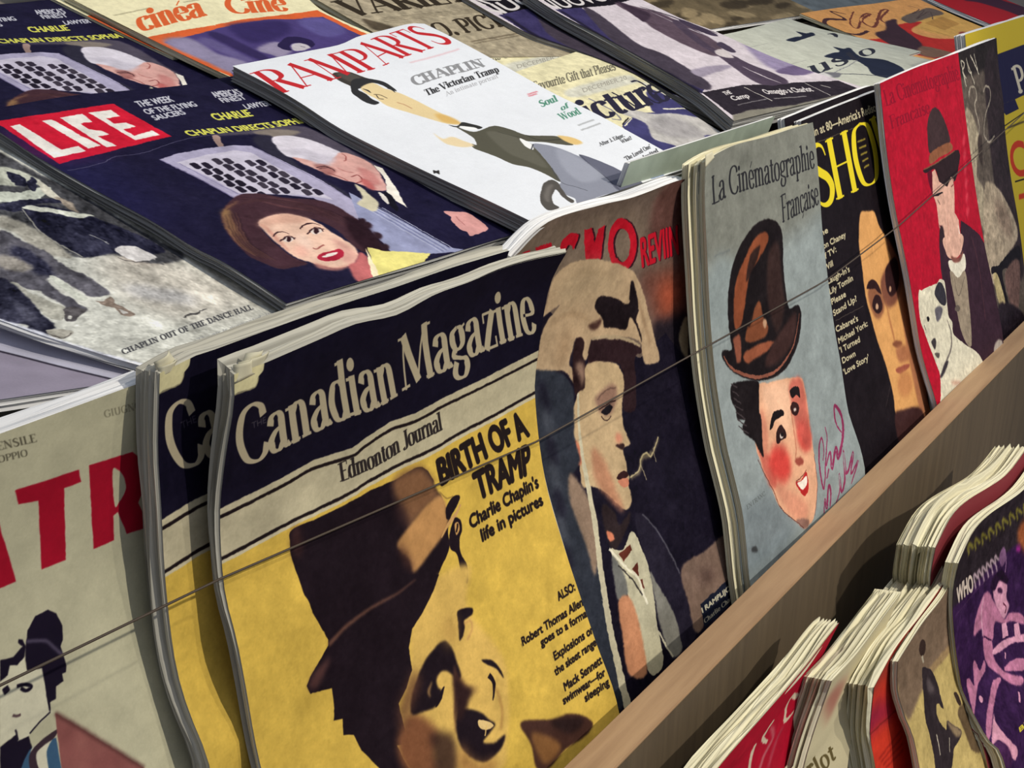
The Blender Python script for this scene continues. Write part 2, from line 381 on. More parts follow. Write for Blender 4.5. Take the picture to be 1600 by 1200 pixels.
    def paint(s, warp=1.3, amt=.05, seed=1, dark=.0):
        """ink spread and press grain: soft uneven edges and tone"""
        g = np.random.default_rng(seed)
        def field(c):
            hh, ww = int(s.h / c) + 3, int(s.w / c) + 3; r = g.standard_normal((hh, ww)).astype(np.float32)
            yi = np.arange(s.h) / c; xi = np.arange(s.w) / c; y0, x0 = yi.astype(int), xi.astype(int)
            fy = (yi - y0)[:, None].astype(np.float32); fx = (xi - x0)[None, :].astype(np.float32); fy = fy * fy * (3 - 2 * fy); fx = fx * fx * (3 - 2 * fx)
            a, b = r[y0], r[y0 + 1]
            return a[:, x0] * (1 - fy) * (1 - fx) + a[:, x0 + 1] * (1 - fy) * fx + b[:, x0] * fy * (1 - fx) + b[:, x0 + 1] * fy * fx
        yy, xx = np.mgrid[0:s.h, 0:s.w]
        if warp:
            dx = warp * (field(5) + 1.4 * field(16)); dy = warp * (field(5) + 1.4 * field(16))
            Y = np.clip(yy + dy, 0, s.h - 1.001); X = np.clip(xx + dx, 0, s.w - 1.001); y0 = Y.astype(int); x0 = X.astype(int)
            fy = (Y - y0)[..., None].astype(np.float32); fx = (X - x0)[..., None].astype(np.float32)
            s.a = (s.a[y0, x0] * (1 - fx) + s.a[y0, x0 + 1] * fx) * (1 - fy) + (s.a[y0 + 1, x0] * (1 - fx) + s.a[y0 + 1, x0 + 1] * fx) * fy
        n = field(4) * .6 + field(11) * .7 + field(38) * .8
        lum = s.a.mean(-1, keepdims=True)
        s.a = np.clip(s.a * (1 + amt * n[..., None]) + dark * n[..., None] * (1 - lum) * .5, 0, 1)
    def image(s, name):
        for cs, blur, bold, uni, col, alpha in s.late: s.put(s.mask(cs, blur, bold, union=uni), col, alpha)
        lin = np.clip(s2l(s.a) * s.gain, 0.004, .88)
        rgba = np.ones((s.h, s.w, 4), np.float32); rgba[..., :3] = l2s(lin)
        im = bpy.data.images.new(name, s.w, s.h, alpha=False)
        im.pixels.foreach_set(np.ascontiguousarray(rgba[::-1]).ravel()); im.update(); im.pack()
        return im

# ------------------------------------------------------------------ materials
def new_mat(name):
    m = bpy.data.materials.new(name); m.use_nodes = True
    nt = m.node_tree; return m, nt, nt.nodes['Principled BSDF']
def cover_mat(name, im, rough=.6, spec=.05):
    m, nt, b = new_mat(name)
    t = nt.nodes.new('ShaderNodeTexImage'); t.image = im; t.extension = 'EXTEND'; t.interpolation = 'Cubic'
    tc = nt.nodes.new('ShaderNodeTexCoord'); nt.links.new(tc.outputs['UV'], t.inputs['Vector'])
    n = nt.nodes.new('ShaderNodeTexNoise'); n.inputs['Scale'].default_value = 900; n.inputs['Detail'].default_value = 2
    nt.links.new(tc.outputs['Object'], n.inputs['Vector'])
    r = nt.nodes.new('ShaderNodeMapRange'); r.inputs['To Min'].default_value = .93; r.inputs['To Max'].default_value = 1.07
    nt.links.new(n.outputs['Fac'], r.inputs['Value'])
    mx = nt.nodes.new('ShaderNodeMix'); mx.data_type = 'RGBA'; mx.blend_type = 'MULTIPLY'; mx.inputs['Factor'].default_value = 1
    nt.links.new(t.outputs['Color'], mx.inputs['A']); nt.links.new(r.outputs['Result'], mx.inputs['B'])
    nt.links.new(mx.outputs['Result'], b.inputs['Base Color'])
    n2 = nt.nodes.new('ShaderNodeTexNoise'); n2.inputs['Scale'].default_value = 45; n2.inputs['Detail'].default_value = 3
    nt.links.new(tc.outputs['Object'], n2.inputs['Vector'])
    bp = nt.nodes.new('ShaderNodeBump'); bp.inputs['Strength'].default_value = .12; bp.inputs['Distance'].default_value = .004
    nt.links.new(n2.outputs['Fac'], bp.inputs['Height']); nt.links.new(bp.outputs['Normal'], b.inputs['Normal'])
    b.inputs['Roughness'].default_value = rough; b.inputs['Specular IOR Level'].default_value = spec
    return m
def page_mat(name, col, dark=.55, lines=1600.):
    m, nt, b = new_mat(name)
    at = nt.nodes.new('ShaderNodeAttribute'); at.attribute_name = 'leaf'
    tc = nt.nodes.new('ShaderNodeTexCoord')
    wv = nt.nodes.new('ShaderNodeTexNoise'); wv.inputs['Scale'].default_value = 14; nt.links.new(tc.outputs['Object'], wv.inputs['Vector'])
    ma = nt.nodes.new('ShaderNodeMath'); ma.operation = 'MULTIPLY_ADD'; ma.inputs[1].default_value = lines; nt.links.new(at.outputs['Fac'], ma.inputs[0])
    mb = nt.nodes.new('ShaderNodeMath'); mb.operation = 'MULTIPLY'; mb.inputs[1].default_value = 3.; nt.links.new(wv.outputs['Fac'], mb.inputs[0]); nt.links.new(mb.outputs[0], ma.inputs[2])
    ns = nt.nodes.new('ShaderNodeTexNoise'); ns.noise_dimensions = '1D'; ns.inputs['Scale'].default_value = 1.; ns.inputs['Detail'].default_value = 1
    nt.links.new(ma.outputs[0], ns.inputs['W'])
    cr = nt.nodes.new('ShaderNodeValToRGB'); cr.color_ramp.elements[0].position = .3; cr.color_ramp.elements[1].position = .62
    c = s2l(np.array(col) / 255.)
    cr.color_ramp.elements[0].color = (*(c * dark), 1); cr.color_ramp.elements[1].color = (*c, 1)
    nt.links.new(ns.outputs['Fac'], cr.inputs['Fac']); nt.links.new(cr.outputs['Color'], b.inputs['Base Color'])
    b.inputs['Roughness'].default_value = .85; b.inputs['Specular IOR Level'].default_value = .1
    return m
def wood_mat(name, c1, c2, scale=(2, 26, 26)):
    m, nt, b = new_mat(name)
    tc = nt.nodes.new('ShaderNodeTexCoord'); mp = nt.nodes.new('ShaderNodeMapping'); mp.inputs['Scale'].default_value = scale
    nt.links.new(tc.outputs['Object'], mp.inputs['Vector'])
    n = nt.nodes.new('ShaderNodeTexNoise'); n.inputs['Scale'].default_value = 3.5; n.inputs['Detail'].default_value = 8; n.inputs['Roughness'].default_value = .65
    nt.links.new(mp.outputs['Vector'], n.inputs['Vector'])
    cr = nt.nodes.new('ShaderNodeValToRGB'); cr.color_ramp.elements[0].position = .3; cr.color_ramp.elements[1].position = .7
    cr.color_ramp.elements[0].color = (*s2l(np.array(c1) / 255.), 1); cr.color_ramp.elements[1].color = (*s2l(np.array(c2) / 255.), 1)
    nt.links.new(n.outputs['Fac'], cr.inputs['Fac']); nt.links.new(cr.outputs['Color'], b.inputs['Base Color'])
    bp = nt.nodes.new('ShaderNodeBump'); bp.inputs['Strength'].default_value = .15; bp.inputs['Distance'].default_value = .002
    nt.links.new(n.outputs['Fac'], bp.inputs['Height']); nt.links.new(bp.outputs['Normal'], b.inputs['Normal'])
    b.inputs['Roughness'].default_value = .55
    return m

# ------------------------------------------------------------------ objects
def mesh_obj(name, verts, faces, mat, parent=None, smooth=True):
    me = bpy.data.meshes.new(name); me.from_pydata([tuple(map(float, v)) for v in verts], [], faces); me.update()
    if smooth: me.polygons.foreach_set('use_smooth', [True] * len(me.polygons))
    me.materials.append(mat)
    o = bpy.data.objects.new(name, me); COL.objects.link(o)
    if parent is not None: o.parent = parent
    return o
def empty(name, loc, label, cat, group=None):
    o = bpy.data.objects.new(name, None); COL.objects.link(o); o.location = loc; o.empty_display_size = .02
    o['label'] = label; o['category'] = cat
    if group: o['group'] = group
    return o
def box(name, lo, hi, mat, parent=None, base=(0, 0, 0), bevel=.0015):
    import bmesh
    bm = bmesh.new(); bmesh.ops.create_cube(bm, size=1.0)
    lo, hi, base = np.array(lo, float), np.array(hi, float), np.array(base, float)
    for v in bm.verts: v.co = Vector((np.array(v.co) + .5) * (hi - lo) + lo - base)
    if bevel: bmesh.ops.bevel(bm, geom=bm.edges[:], offset=bevel, segments=2, affect='EDGES')
    me = bpy.data.meshes.new(name); bm.to_mesh(me); bm.free(); me.materials.append(mat)
    o = bpy.data.objects.new(name, me); COL.objects.link(o)
    if parent is not None: o.parent = parent
    return o
def tube(name, pts, r, mat, parent=None, n=8):
    P = np.asarray(pts, float); t = np.gradient(P, axis=0); t /= np.linalg.norm(t, axis=1)[:, None]
    up = np.array([0, 0, 1.]); V = []; F = []
    for i in range(len(P)):
        a = np.cross(t[i], up); a /= np.linalg.norm(a); b = np.cross(a, t[i])
        for k in range(n):
            th = 2 * math.pi * k / n; V.append(P[i] + r * (a * math.cos(th) + b * math.sin(th)))
    for i in range(len(P) - 1):
        for k in range(n): F.append((i * n + k, i * n + (k + 1) % n, (i + 1) * n + (k + 1) % n, (i + 1) * n + k))
    F.append(tuple(range(n))[::-1]); F.append(tuple((len(P) - 1) * n + k for k in range(n)))
    return mesh_obj(name, V, F, mat, parent)

def magazine(label, sf, mat, pmat, th=.008, group=None, name='magazine', cat='magazine', rag=.0007, inset=.0006, back=None, fan=0.):
    """cover sheet, page block with separate ragged leaf edges and a back cover, under one Empty"""
    o, sd, n = PL[sf.plane]; G = sf.G; nv, nu = G.shape[:2]
    base = G[-1].mean(0) - n * th
    root = empty(name, base, label, cat, group)
    V = (G - base).reshape(-1, 3)
    F = [(j * nu + i, (j + 1) * nu + i, (j + 1) * nu + i + 1, j * nu + i + 1) for j in range(nv - 1) for i in range(nu - 1)]
    co = mesh_obj('cover', V, F, mat, root)
    uvl = co.data.uv_layers.new(name='UVMap')
    uvs = np.array([(i / (nu - 1), 1 - j / (nv - 1)) for j in range(nv) for i in range(nu)])
    idx = np.empty(len(co.data.loops), int); co.data.loops.foreach_get('vertex_index', idx)
    uvl.data.foreach_set('uv', uvs[idx].ravel())
    # page block
    loop = [(0, i) for i in range(nu)] + [(j, nu - 1) for j in range(1, nv)] + [(nv - 1, i) for i in range(nu - 2, -1, -1)] + [(j, 0) for j in range(nv - 2, 0, -1)]
    m = len(loop); B = np.array([G[j, i] for j, i in loop]) - base
    c = B.mean(0); out = np.zeros_like(B)
    tdir = np.roll(B, -1, 0) - np.roll(B, 1, 0); out = np.cross(tdir, n); out /= np.linalg.norm(out, axis=1)[:, None] + 1e-9
    if ((B - c) * out).sum() < 0: out = -out
    K = int(np.clip(th / .0009, 4, 26)); V = []; leaf = []
    ph = rng.uniform(0, 6.28, 3); arc = np.arange(m) / m * 2 * np.pi
    g0 = rng.uniform(0, 50)
    for k in range(K + 1):
        f = k / K; j0 = rng.normal(0, rag) - inset
        wob = rng.normal(0, rag * .8) * np.sin(arc * 3 + ph[0] + k) + rng.normal(0, rag * .8) * np.sin(arc * 7 + ph[1] + 2 * k)
        off = (j0 + wob)[:, None] if k not in (0,) else np.full((m, 1), -inset)
        lift = fan * f * np.array([max(0, 1 - j / (nv * .35)) ** 2 for j, i in loop])[:, None]
        ring = B + out * off - n * (.0004 + th * f) - sd * lift
        V.append(ring); leaf += [g0 + th * f] * m
    V = np.vstack(V); F = []
    for k in range(K):
        for i in range(m): F.append((k * m + i, k * m + (i + 1) % m, (k + 1) * m + (i + 1) % m, (k + 1) * m + i))
    # closing sheet under the block
    b0 = len(V); GB = (G - base - n * (.0004 + th)).reshape(-1, 3); V = np.vstack([V, GB]); leaf += [g0 + th] * len(GB)
    F += [(b0 + j * nu + i, b0 + j * nu + i + 1, b0 + (j + 1) * nu + i + 1, b0 + (j + 1) * nu + i) for j in range(nv - 1) for i in range(nu - 1)]
    po = mesh_obj('page_block', V, F, pmat, root, smooth=False)
    a = po.data.attributes.new('leaf', 'FLOAT', 'POINT'); a.data.foreach_set('value', np.array(leaf, np.float32))
    return root
# ------------------------------------------------------------------ the sheets, read off the photograph
S = {}
# upright row -----------------------------------------------------
xl, xr = -.4427, -.183
S['can'] = Surf('low', [(366,585),(366,630),(358,680),(350,733),(344,797),(346,870),(353,933),(370,1000),(383,1067),(408,1200),pxof('low',xl,.29,-.038),pxof('low',xl,.372,-.03)],
    [(886,394),(858,450),(840,560),(836,620),(850,740),(880,850),(930,1000),(962,1090),pxof('low',xr,.372,-.012)],
    top=[(366,585),(412,568),(440,556),(500,530),(556,506),(620,492),(680,460),(735,440),(780,420),(830,405),(886,394)], xl=xl, xr=xr, nu=28, nv=36)
x2 = xat((250,590),'low',-.019)
S['can2'] = Surf('low', [(250,583),(247,700),(252,790),(258,900),(270,1010),(285,1080),(310,1150),(328,1200),pxof('low',x2,.28,-.062),pxof('low',x2,.372,-.05)],
    [(-.214,.020,-.018),(-.214,.09,-.058),(-.214,.17,-.07),(-.214,.26,-.06),(-.214,.372,-.05)],
    top=[(250,583),(275,571),(305,556),(330,548),(420,515),(520,480),(620,448),(700,420),pxof('low',-.214,.020,-.018)], xl=x2, nu=26, nv=34)
xt = xat((236,592),'low',-.034); st = sat((236,592),'low',-.034)
S['tr'] = Surf('low', [(xt-.26,st,-.03),(xt-.26,.12,-.05),(xt-.26,.22,-.06),(xt-.26,.372,-.05)], [(xt,st,-.034),(xt,.09,-.062),(xt,.17,-.072),(xt,.26,-.062),(xt,.372,-.048)], nu=24, nv=30)
xk = xat((1086,281),'low',-.016); x0 = -.211
S['ko'] = Surf('low', [(x0,.024,-.019),(x0,.09,-.06),(x0,.17,-.072),(x0,.26,-.06),(x0,.372,-.05)],
    [(1086,281),(1077,300),(1072,330),(1071,360),(1074,400),(1075,460),(1077,540),(1088,600),(1104,680),(1124,760),(1136,820),(1147,870),(1158,922),pxof('low',xk,.372,-.02)],
    top=[pxof('low',x0,.024,-.019),(856,347),(936,321),(990,308),(1060,282),(1086,281)], xr=xk, nu=28, nv=36)
S['cin'] = Surf('low', [(1103,252),(1101,300),(1103,360),(1106,420),(1110,500),(1118,590),(1134,690),(1146,740),(1160,800),(1166,850),(1172,912),pxof('low',.003,.372,-.004)],
    [(1270,191),(1275,230),(1281,300),(1286,370),(1302,500),(1314,570),(1324,636),(1332,664),(1345,703),(1352,744),pxof('low',.216,.345,.0)],
    top=[(1103,252),(1120,240),(1150,226),(1200,213),(1240,200),(1270,191)], xl=.003, xr=(.194,.216), nu=24, nv=34)
for k in (1, 2): S['cin_%d' % k] = S['cin'].moved(-.0015 * k, -.002 * (k % 2), -.0052 * k)
S['cin_lit_edge'] = S.pop('cin_2').moved(-.0025, .0, .0)  # cream sheet added so its rim reads as a lit page edge
S['cin_back'] = Surf('low', [(-.045,-.006,-.032),(-.045,.08,-.08),(-.045,.2,-.115),(-.045,.372,-.11)], [(.19,-.008,-.030),(.19,.08,-.08),(.19,.2,-.115),(.19,.372,-.11)])
xs = xat((1252,189),'low',-.017); ss = sat((1252,189),'low',-.017)
S['show'] = Surf('low', [(xs,ss,-.017),(xs,.2,-.018),(xs,.372,-.004)], [(xs+.225,ss-.004,-.022),(xs+.225,.2,-.014),(xs+.225,.372,-.002)],
    top=[(1252,189),(1310,165),(1372,141),pxof('low',xs+.225,ss-.004,-.022)])
S['show2'] = S['show'].moved(-.018,.005,-.0065)
S['red'] = Surf('low', [(1375,130),(1378,160),(1386,240),(1398,320),(1411,385),(1420,430),(1430,490),(1438,540),(1448,580),(1466,642),pxof('low',.43,.345,.0)],
    [(1497,82),(1506,160),(1522,280),(1538,380),(1553,450),(1568,536),pxof('low',.665,.345,.0)], top=[(1375,130),(1430,106),(1497,82)], xl=(.352,.43), xr=(.592,.665))
xn = xat((1557,59),'low',-.009)
S['ran'] = Surf('low', [(.50,-.014,-.009),(.53,.15,-.008),(.57,.345,-.007)],
    [(1557,59),(1561,110),(1568,160),(1571,210),(1580,280),(1592,350),(1602,430),(1608,480),pxof('low',xn+.08,.345,-.005)], top=[pxof('low',.50,-.014,-.009),(1500,81),(1557,59)], xr=(xn,xn+.08))
S['pour'] = Surf('low', [(xn-.05,-.035,-.03),(xn+.0,.345,-.035)], [(xn+.24,-.04,-.03),(xn+.29,.345,-.035)])
# sloping shelf ---------------------------------------------------
S['life'] = Surf('up', [(-52,177),(0,207),(50,240),(98,268),(160,303),(240,347),(300,385),(345,407),(400,441),(448,474)],
    [(385,116),(520,182),(640,240),(760,300),(842,354)], top=[(-52,177),(0,168),(100,151),(180,143),(280,134),(345,122),(385,116)], xl=(xat((0,207),'up',0),xat((400,441),'up',0)), hr=0., nu=24, nv=26)
S['life2'] = S['life'].moved(-.005,.183,-.0075)
xm = xat((363,103),'up',.0125)
S['ramp'] = Surf('up', [(363,103),(420,132),(470,161),(530,200),(600,236),(680,275),(760,312),(826,344)],
    [(663,37),(700,55),(760,87),(860,143),(930,177),(1000,215),(1045,240),(1080,261)], top=[(363,103),(420,92),(480,80),(530,70),(560,57),(600,47),(640,37),(663,37)], xl=xm, xr=(xat((663,37),'up',.016),xat((1080,261),'up',.009)), nu=24, nv=26)
S['dance'] = Surf('up', [(-220,412),(-100,465),(0,500),(60,522),(110,538),(170,557),(222,572)], [(0,190),(230,318),(480,480)], hl=(-.004,-.002,-.004,-.006), hr=-.010, nu=24, nv=24)
S['lav'] = Surf('up', [(-600,560),(-520,700)], [(-260,440),(0,512),(110,550),(235,590)], hl=-.016, hr=-.0125)
S['cinea'] = Surf('up', [(100,-8),(152,19),(250,68),(310,97),(372,126)], [(470,-14),(500,14),(545,37),(590,56),(640,78)], top=[(100,-8),(260,-18),(380,-16),(470,-14)], hl=-.0005, hr=.0, nu=22, nv=20)
S['cinea2'] = S['cinea'].moved(-.006,.060,-.005)
S['variety'] = Surf('up', [(440,-32),(520,14),(610,66),(650,90)], [(740,-40),(800,16),(870,66),(905,88)], hl=-.006, hr=-.006)
S['picture'] = Surf('up', [(770,123),(860,170),(950,218),(1040,266)], [(900,81),(950,98),(992,117),(1040,148),(1085,180),(1135,212)], top=[(770,123),(812,110),(860,94),(900,81)], hl=-.004, hr=-.002)
S['picture2'] = S['picture'].moved(-.004,.068,-.004)
S['nuovo'] = Surf('up', [(820,-14),(872,20),(940,56),(1030,106),(1095,146),(1147,189)], [(960,-22),(1060,27),(1120,50),(1200,86),(1270,112),(1358,139)], hl=.013, hr=.010)
S['nuovo2'] = Surf('up', [(722,-6),(770,22),(830,54),(900,78),(990,114),(1060,152),(1140,191)], [(900,-44),(1000,8),(1150,72),(1330,142)], hl=-.001, hr=-.003)
S['mus'] = Surf('up', [(1140,90),(1250,135),(1330,165)], [(1286,51),(1335,67),(1400,82),(1456,94),(1500,104)], top=[(1140,90),(1198,78),(1240,66),(1286,51)], hl=-.002, hr=.001)
S['mus2'] = S['mus'].moved(.022,.058,-.004)
S['orange'] = Surf('up', [(1250,21),(1330,54),(1440,100)], [(1430,-4),(1500,28),(1575,58)], top=[(1250,21),(1310,12),(1370,5),(1430,-4)], hl=-.006, hr=-.004)
S['scarlet'] = Surf('up', [(1440,-8),(1500,18),(1588,54)], [(1.58,-.28,-.002),(1.54,-.09,-.002)], hl=-.002)
S['slate'] = Surf('up', [(1180,-25),(1310,40)], [(1.31,-.43,-.012),(1.28,-.21,-.012)], hl=-.012)
S['umber'] = Surf('up', [(930,-28),(1080,50)], [(.95,-.46,-.012),(.90,-.28,-.012)], hl=-.011)
# front row below the lip -----------------------------------------
S['b_life'] = Surf('low', [(1110,1215),(1100,1260),(1095,1320),pxof('low',-.24,.70,.05)], [(1312,972),(1290,1015),(1268,1060),(1252,1110),(1238,1200),(1230,1280),pxof('low',-.07,.70,.05)], top=[(1110,1215),(1147,1170),(1200,1110),(1256,1045),(1290,1000),(1312,972)], hl=(.07,.065,.06,.05), hr=(.07,.064,.06,.057,.054,.052,.05), nv=34)
S['b_white'] = Surf('low', [(1300,1064),(1287,1100),(1270,1150),(1256,1200),(1245,1270),pxof('low',-.09,.70,.06)], [(1410,925),(1375,1000),(1352,1060),(1334,1130),(1324,1200),(1318,1280),pxof('low',.07,.70,.06)], top=[(1300,1064),(1340,1020),(1380,965),(1410,925)], hl=(.086,.078,.072,.068,.065,.06), hr=(.086,.08,.075,.071,.068,.065,.06), nv=34)
S['b_orange'] = Surf('low', [(1366,1074),(1362,1110),(1360,1150),(1368,1200),(1380,1280),pxof('low',.0,.70,.075)], [(1490,885),(1478,950),(1472,1010),(1478,1100),(1500,1250),pxof('low',.19,.70,.07)], top=[(1366,1074),(1400,1012),(1440,960),(1470,918),(1490,885)], hl=(.098,.09,.085,.082,.079,.075), hr=(.098,.09,.082,.076,.072,.07), nv=34)
S['b_cream'] = Surf('low', [(1403,1034),(1403,1080),(1415,1122),(1437,1200),pxof('low',.05,.70,.105)], [(1500,880),(1500,960),(1515,1060),(1560,1200),pxof('low',.23,.70,.105)], top=[(1403,1034),(1440,976),(1475,930),(1500,880)], xl=(.003,.05), xr=(.158,.23), nv=32)
S['b_purple'] = Surf('low', [(1498,880),(1489,930),(1491,990),(1500,1058),(1508,1088),(1541,1151),(1571,1198),pxof('low',.20,.70,.125)], [(.425,.366,.106),(.44,.5,.10),(.47,.70,.125)], top=[(1498,880),(1521,831),(1547,803),(1600,765),pxof('low',.425,.366,.106)], xl=(.115,.20), nv=34)
S['b_under'] = S['b_purple'].moved(-.008,.015,-.014)
# ------------------------------------------------------------------ what is printed on the covers
# (people on the covers are kept as plain generic figures)
K = (24, 20, 26); ART = {}
def art(key):
    def deco(f): ART[key] = f; return f
    return deco
def gaze(c, x, y, r, col=(30,22,24), rot=0):                       # a small eye
    c.ell(x, y, r*1.9, r*1.0, (225,210,200), rot); c.ell(x, y, r*.85, r*.9, col, rot)
    c.line([(x-2.1*r, y+.2*r), (x-.6*r, y-1.1*r), (x+1.2*r, y-1.0*r), (x+2.2*r, y+.1*r)], col, 2.2)

@art('life')
def _(sf):
    c = Canvas(sf, (27,24,50), 1., 3.2)
    c.ell(120, 290, 150, 60, (32,30,66), 30, blur=40)
    RED = (202,28,52)
    c.poly([(-9,190),(176,162),(268,213),(92,256)], RED, 0)
    c.poly([(0,200),(100,240),(200,225),(80,250)], (190,20,90), 1, blur=25, alpha=.35)
    WH = (232,226,218); c.org(0,0,5)
    c.poly([(75,985),(152,970),(478,1168),(612,1140),(670,1180),(425,1235)], WH, 0)
    c.poly([(325,945),(402,932),(785,1137),(690,1160)], WH, 0)
    c.poly([(462,918),(648,890),(722,952),(625,968),(690,1010),(795,1020),(852,1050),(765,1066),(915,1140),(832,1150)], WH, 0)
    c.poly([(690,880),(870,858),(940,908),(832,925),(892,965),(992,958),(1062,990),(962,1010),(1050,1060),(1185,1020),(1250,1055),(1058,1096)], WH, 0)
    T = (196,196,204)
    c.text('THE WEEK', (1090,838), (1365,792), (1045,792), T, bold=1); c.text('OF THE FLYING', (1150,893), (1545,828), (1108,855), T, bold=1)
    c.text('SAUCERS', (1215,940), (1455,890), (1175,905), T, bold=1)
    c.org(280,0,5)
    c.text("AMERICA'S", (285,762), (500,737), (235,718), T, bold=1); c.text('FINEST', (345,802), (530,775), (302,767), T, bold=1); c.text('LAWYER', (530,852), (720,822), (492,815), T, bold=1)
    Y = (214,212,92)
    c.text('CHARLIE', (290,940), (580,905), (232,888), Y, bold=1.6); c.text('CHAPLIN DIRECTS SOPHIA', (85,1062), (1010,955), (28,1022), Y, bold=1.6)
    c.org(0,0,1)
    c.line([(104,266),(132,262),(160,254),(180,245),(220,240),(240,234),(280,220),(326,211),(380,206),(440,201),(476,198)], (100,96,122), 1.4)
    # photograph
    c.poly([(330,212),(390,204),(476,198),(560,242),(600,268),(560,262),(480,226),(440,216),(405,210)], (78,72,86), blur=3)
    c.poly([(395,206),(430,202),(470,206),(440,216),(412,212)], (128,118,110), blur=3)
    c.poly([(331,213),(341,212),(349,229),(342,230)], (160,134,126))
    c.poly([(400,212),(430,216),(470,262),(540,300),(560,330),(500,300),(440,255),(400,226)], (44,42,58), blur=3)
    LV = (168,162,188)
    c.poly([(250,249),(276,240),(320,232),(364,227),(394,228),(500,280),(560,318),(560,346),(490,310),(440,304),(380,303),(366,310),(310,278)], LV, 0)
    c.poly([(276,254),(322,242),(366,235),(392,238),(470,282),(520,312),(480,306),(420,303),(372,302),(330,278)], (196,190,206), 0)
    c.line([(250,249),(310,279),(368,310)], (120,112,146), 3, 0); c.line([(280,255),(330,282),(372,303)], (130,124,156), 2, 0); c.line([(394,229),(500,282),(560,318)], (126,120,150), 2.5, 0)
    c.org(240,180,5); r = np.random.default_rng(3)
    for j in range(12):
        for i in range(7):
            x, y = 330 + i*85 + j*88, 396 - i*17 + j*46 + (14 if i % 2 else 0)
            if y > 330 + (x-330)*.0 and x < 830 + (y-320)*1.72 and y < 640 and x > 330 + (y-400)*1.25 and not (x > 700 and y > 625):
                g = r.uniform(.0, 1); col = np.array((34,28,44)) * (1-g*.35) + np.array((120,112,118)) * g * (.35 if i > 1 else .05)
                c.poly([(x-48,y-16),(x-18,y-26),(x+4,y-20),(x+22,y-8),(x+46,y+12),(x+20,y+26),(x-2,y+22),(x-22,y+6)], col)
    c.org(0,0,1)
    c.poly([(545,300),(590,325),(640,352),(700,386),(740,392),(665,397),(612,394),(590,372),(560,340)], (146,150,182), 0)
    for k in range(7): c.line([(560+k*6, 318+k*1), (690+k*3, 394-k*1)], (116,120,156) if k % 2 else (176,180,204), 2.4, 0)
    c.poly([(553,288),(566,294),(580,306),(592,318),(586,330),(572,326),(558,318),(566,308)], (206,198,170), blur=1)
    # seated elderly man
    c.poly([(424,218),(432,213),(455,212),(480,217),(510,228),(535,240),(534,252),(508,264),(484,257),(464,249),(446,243),(434,232)], (212,206,216), blur=1)
    c.poly([(456,246),(482,250),(508,256),(522,246),(534,238),(560,245),(580,256),(590,266),(603,290),(602,298),(585,297),(572,291),(556,286),(545,283),(530,279),(510,272),(488,262)], (208,160,152), blur=1)
    c.poly([(470,252),(500,258),(520,250),(510,266),(490,262)], (222,178,168), blur=4)
    c.poly([(440,236),(470,244),(505,260),(525,248),(500,240),(470,232)], (190,184,196), blur=4, alpha=.7); c.poly([(490,258),(510,258),(526,268),(512,274)], (150,96,92), blur=3, alpha=.8); c.line([(494,262),(508,260),(518,264)], (70,42,48), 4); c.line([(528,262),(540,268),(552,270)], (168,108,104), 3, blur=1); c.poly([(560,262),(580,268),(594,286),(580,288),(566,276)], (186,120,116), blur=4, alpha=.8); c.line([(498,264),(514,262),(524,268)], (92,56,60), 3); c.line([(512,270),(530,276),(545,282)], (150,86,84), 3); c.line([(548,276),(560,274),(566,282),(556,286)], (130,66,66), 3)
    c.line([(534,240),(542,246),(538,252)], (150,84,80), 3); c.ell(575,288,14,5,(176,96,94),35,blur=3)
    c.poly([(584,258),(598,263),(616,290),(637,325),(618,313),(604,300),(602,280)], (228,222,210), 0)
    c.poly([(600,300),(614,308),(622,330),(606,318)], (20,18,28))
    c.poly([(590,301),(604,318),(608,316),(598,303)], (214,208,200))
    c.poly([(693,330),(712,331),(732,333),(762,355),(750,364),(742,366),(734,368),(730,362),(720,359),(706,345),(703,339)], (206,150,146)); c.line([(712,338),(726,352)], (160,100,100), 2)
    # woman
    H = (66,42,50)
    c.poly([(345,338),(350,325),(362,312),(380,303),(410,303),(445,309),(490,312),(520,320),(545,334),(565,348),(578,362),(590,376),(600,386),(592,391),(570,394),(552,384),(530,362),(500,346),(460,336),(430,336),(404,348),(412,362),(432,382),(458,402),(480,412),(440,420),(415,412),(392,402),(376,388),(362,374),(352,358)], H, blur=1)
    for p in ([(348,340),(356,325),(372,314)],[(352,352),(362,366),(378,384),(400,400)],[(356,336),(366,356),(384,378)],[(420,308),(470,318),(520,338)],[(400,312),(440,322),(490,330)]):
        c.line(p, (136,98,72) if p[0][0] < 360 else (100,64,66), (2,8,2), blur=2, alpha=.8)
    c.poly([(346,334),(352,326),(360,330),(362,346),(370,358),(366,370),(356,358)], (160,124,84), blur=4, alpha=.8)
    for k in range(16):
        f = k / 15.; c.line([(352+f*20,330-f*22),(400+f*60,312+f*4),(470+f*60,326+f*10),(540+f*45,352+f*26)], (44,26,34) if k % 2 else (92,60,62), (1,5,1), blur=1, alpha=.55)
    for k in range(10):
        f = k / 9.; c.line([(350+f*22,336-f*4),(358+f*22,358+f*2),(376+f*20,384),(404+f*30,402+f*6)], (36,20,28) if k % 2 else (120,84,66), (1,4,1), blur=1, alpha=.6)
    c.poly([(540,338),(572,352),(596,380),(602,392),(580,396),(560,380),(545,360)], (40,22,30), blur=4)
    for x, y in ((575,352),(590,368),(602,386),(566,346)): c.ell(x, y, 7, 5, (44,26,34), 30, blur=2)
    F = (230,192,170)
    c.poly([(403,347),(420,338),(440,334),(462,336),(482,341),(500,350),(514,360),(534,372),(552,384),(560,396),(556,408),(545,416),(525,419),(505,416),(485,410),(462,402),(446,391),(430,377),(414,362)], F, blur=1)
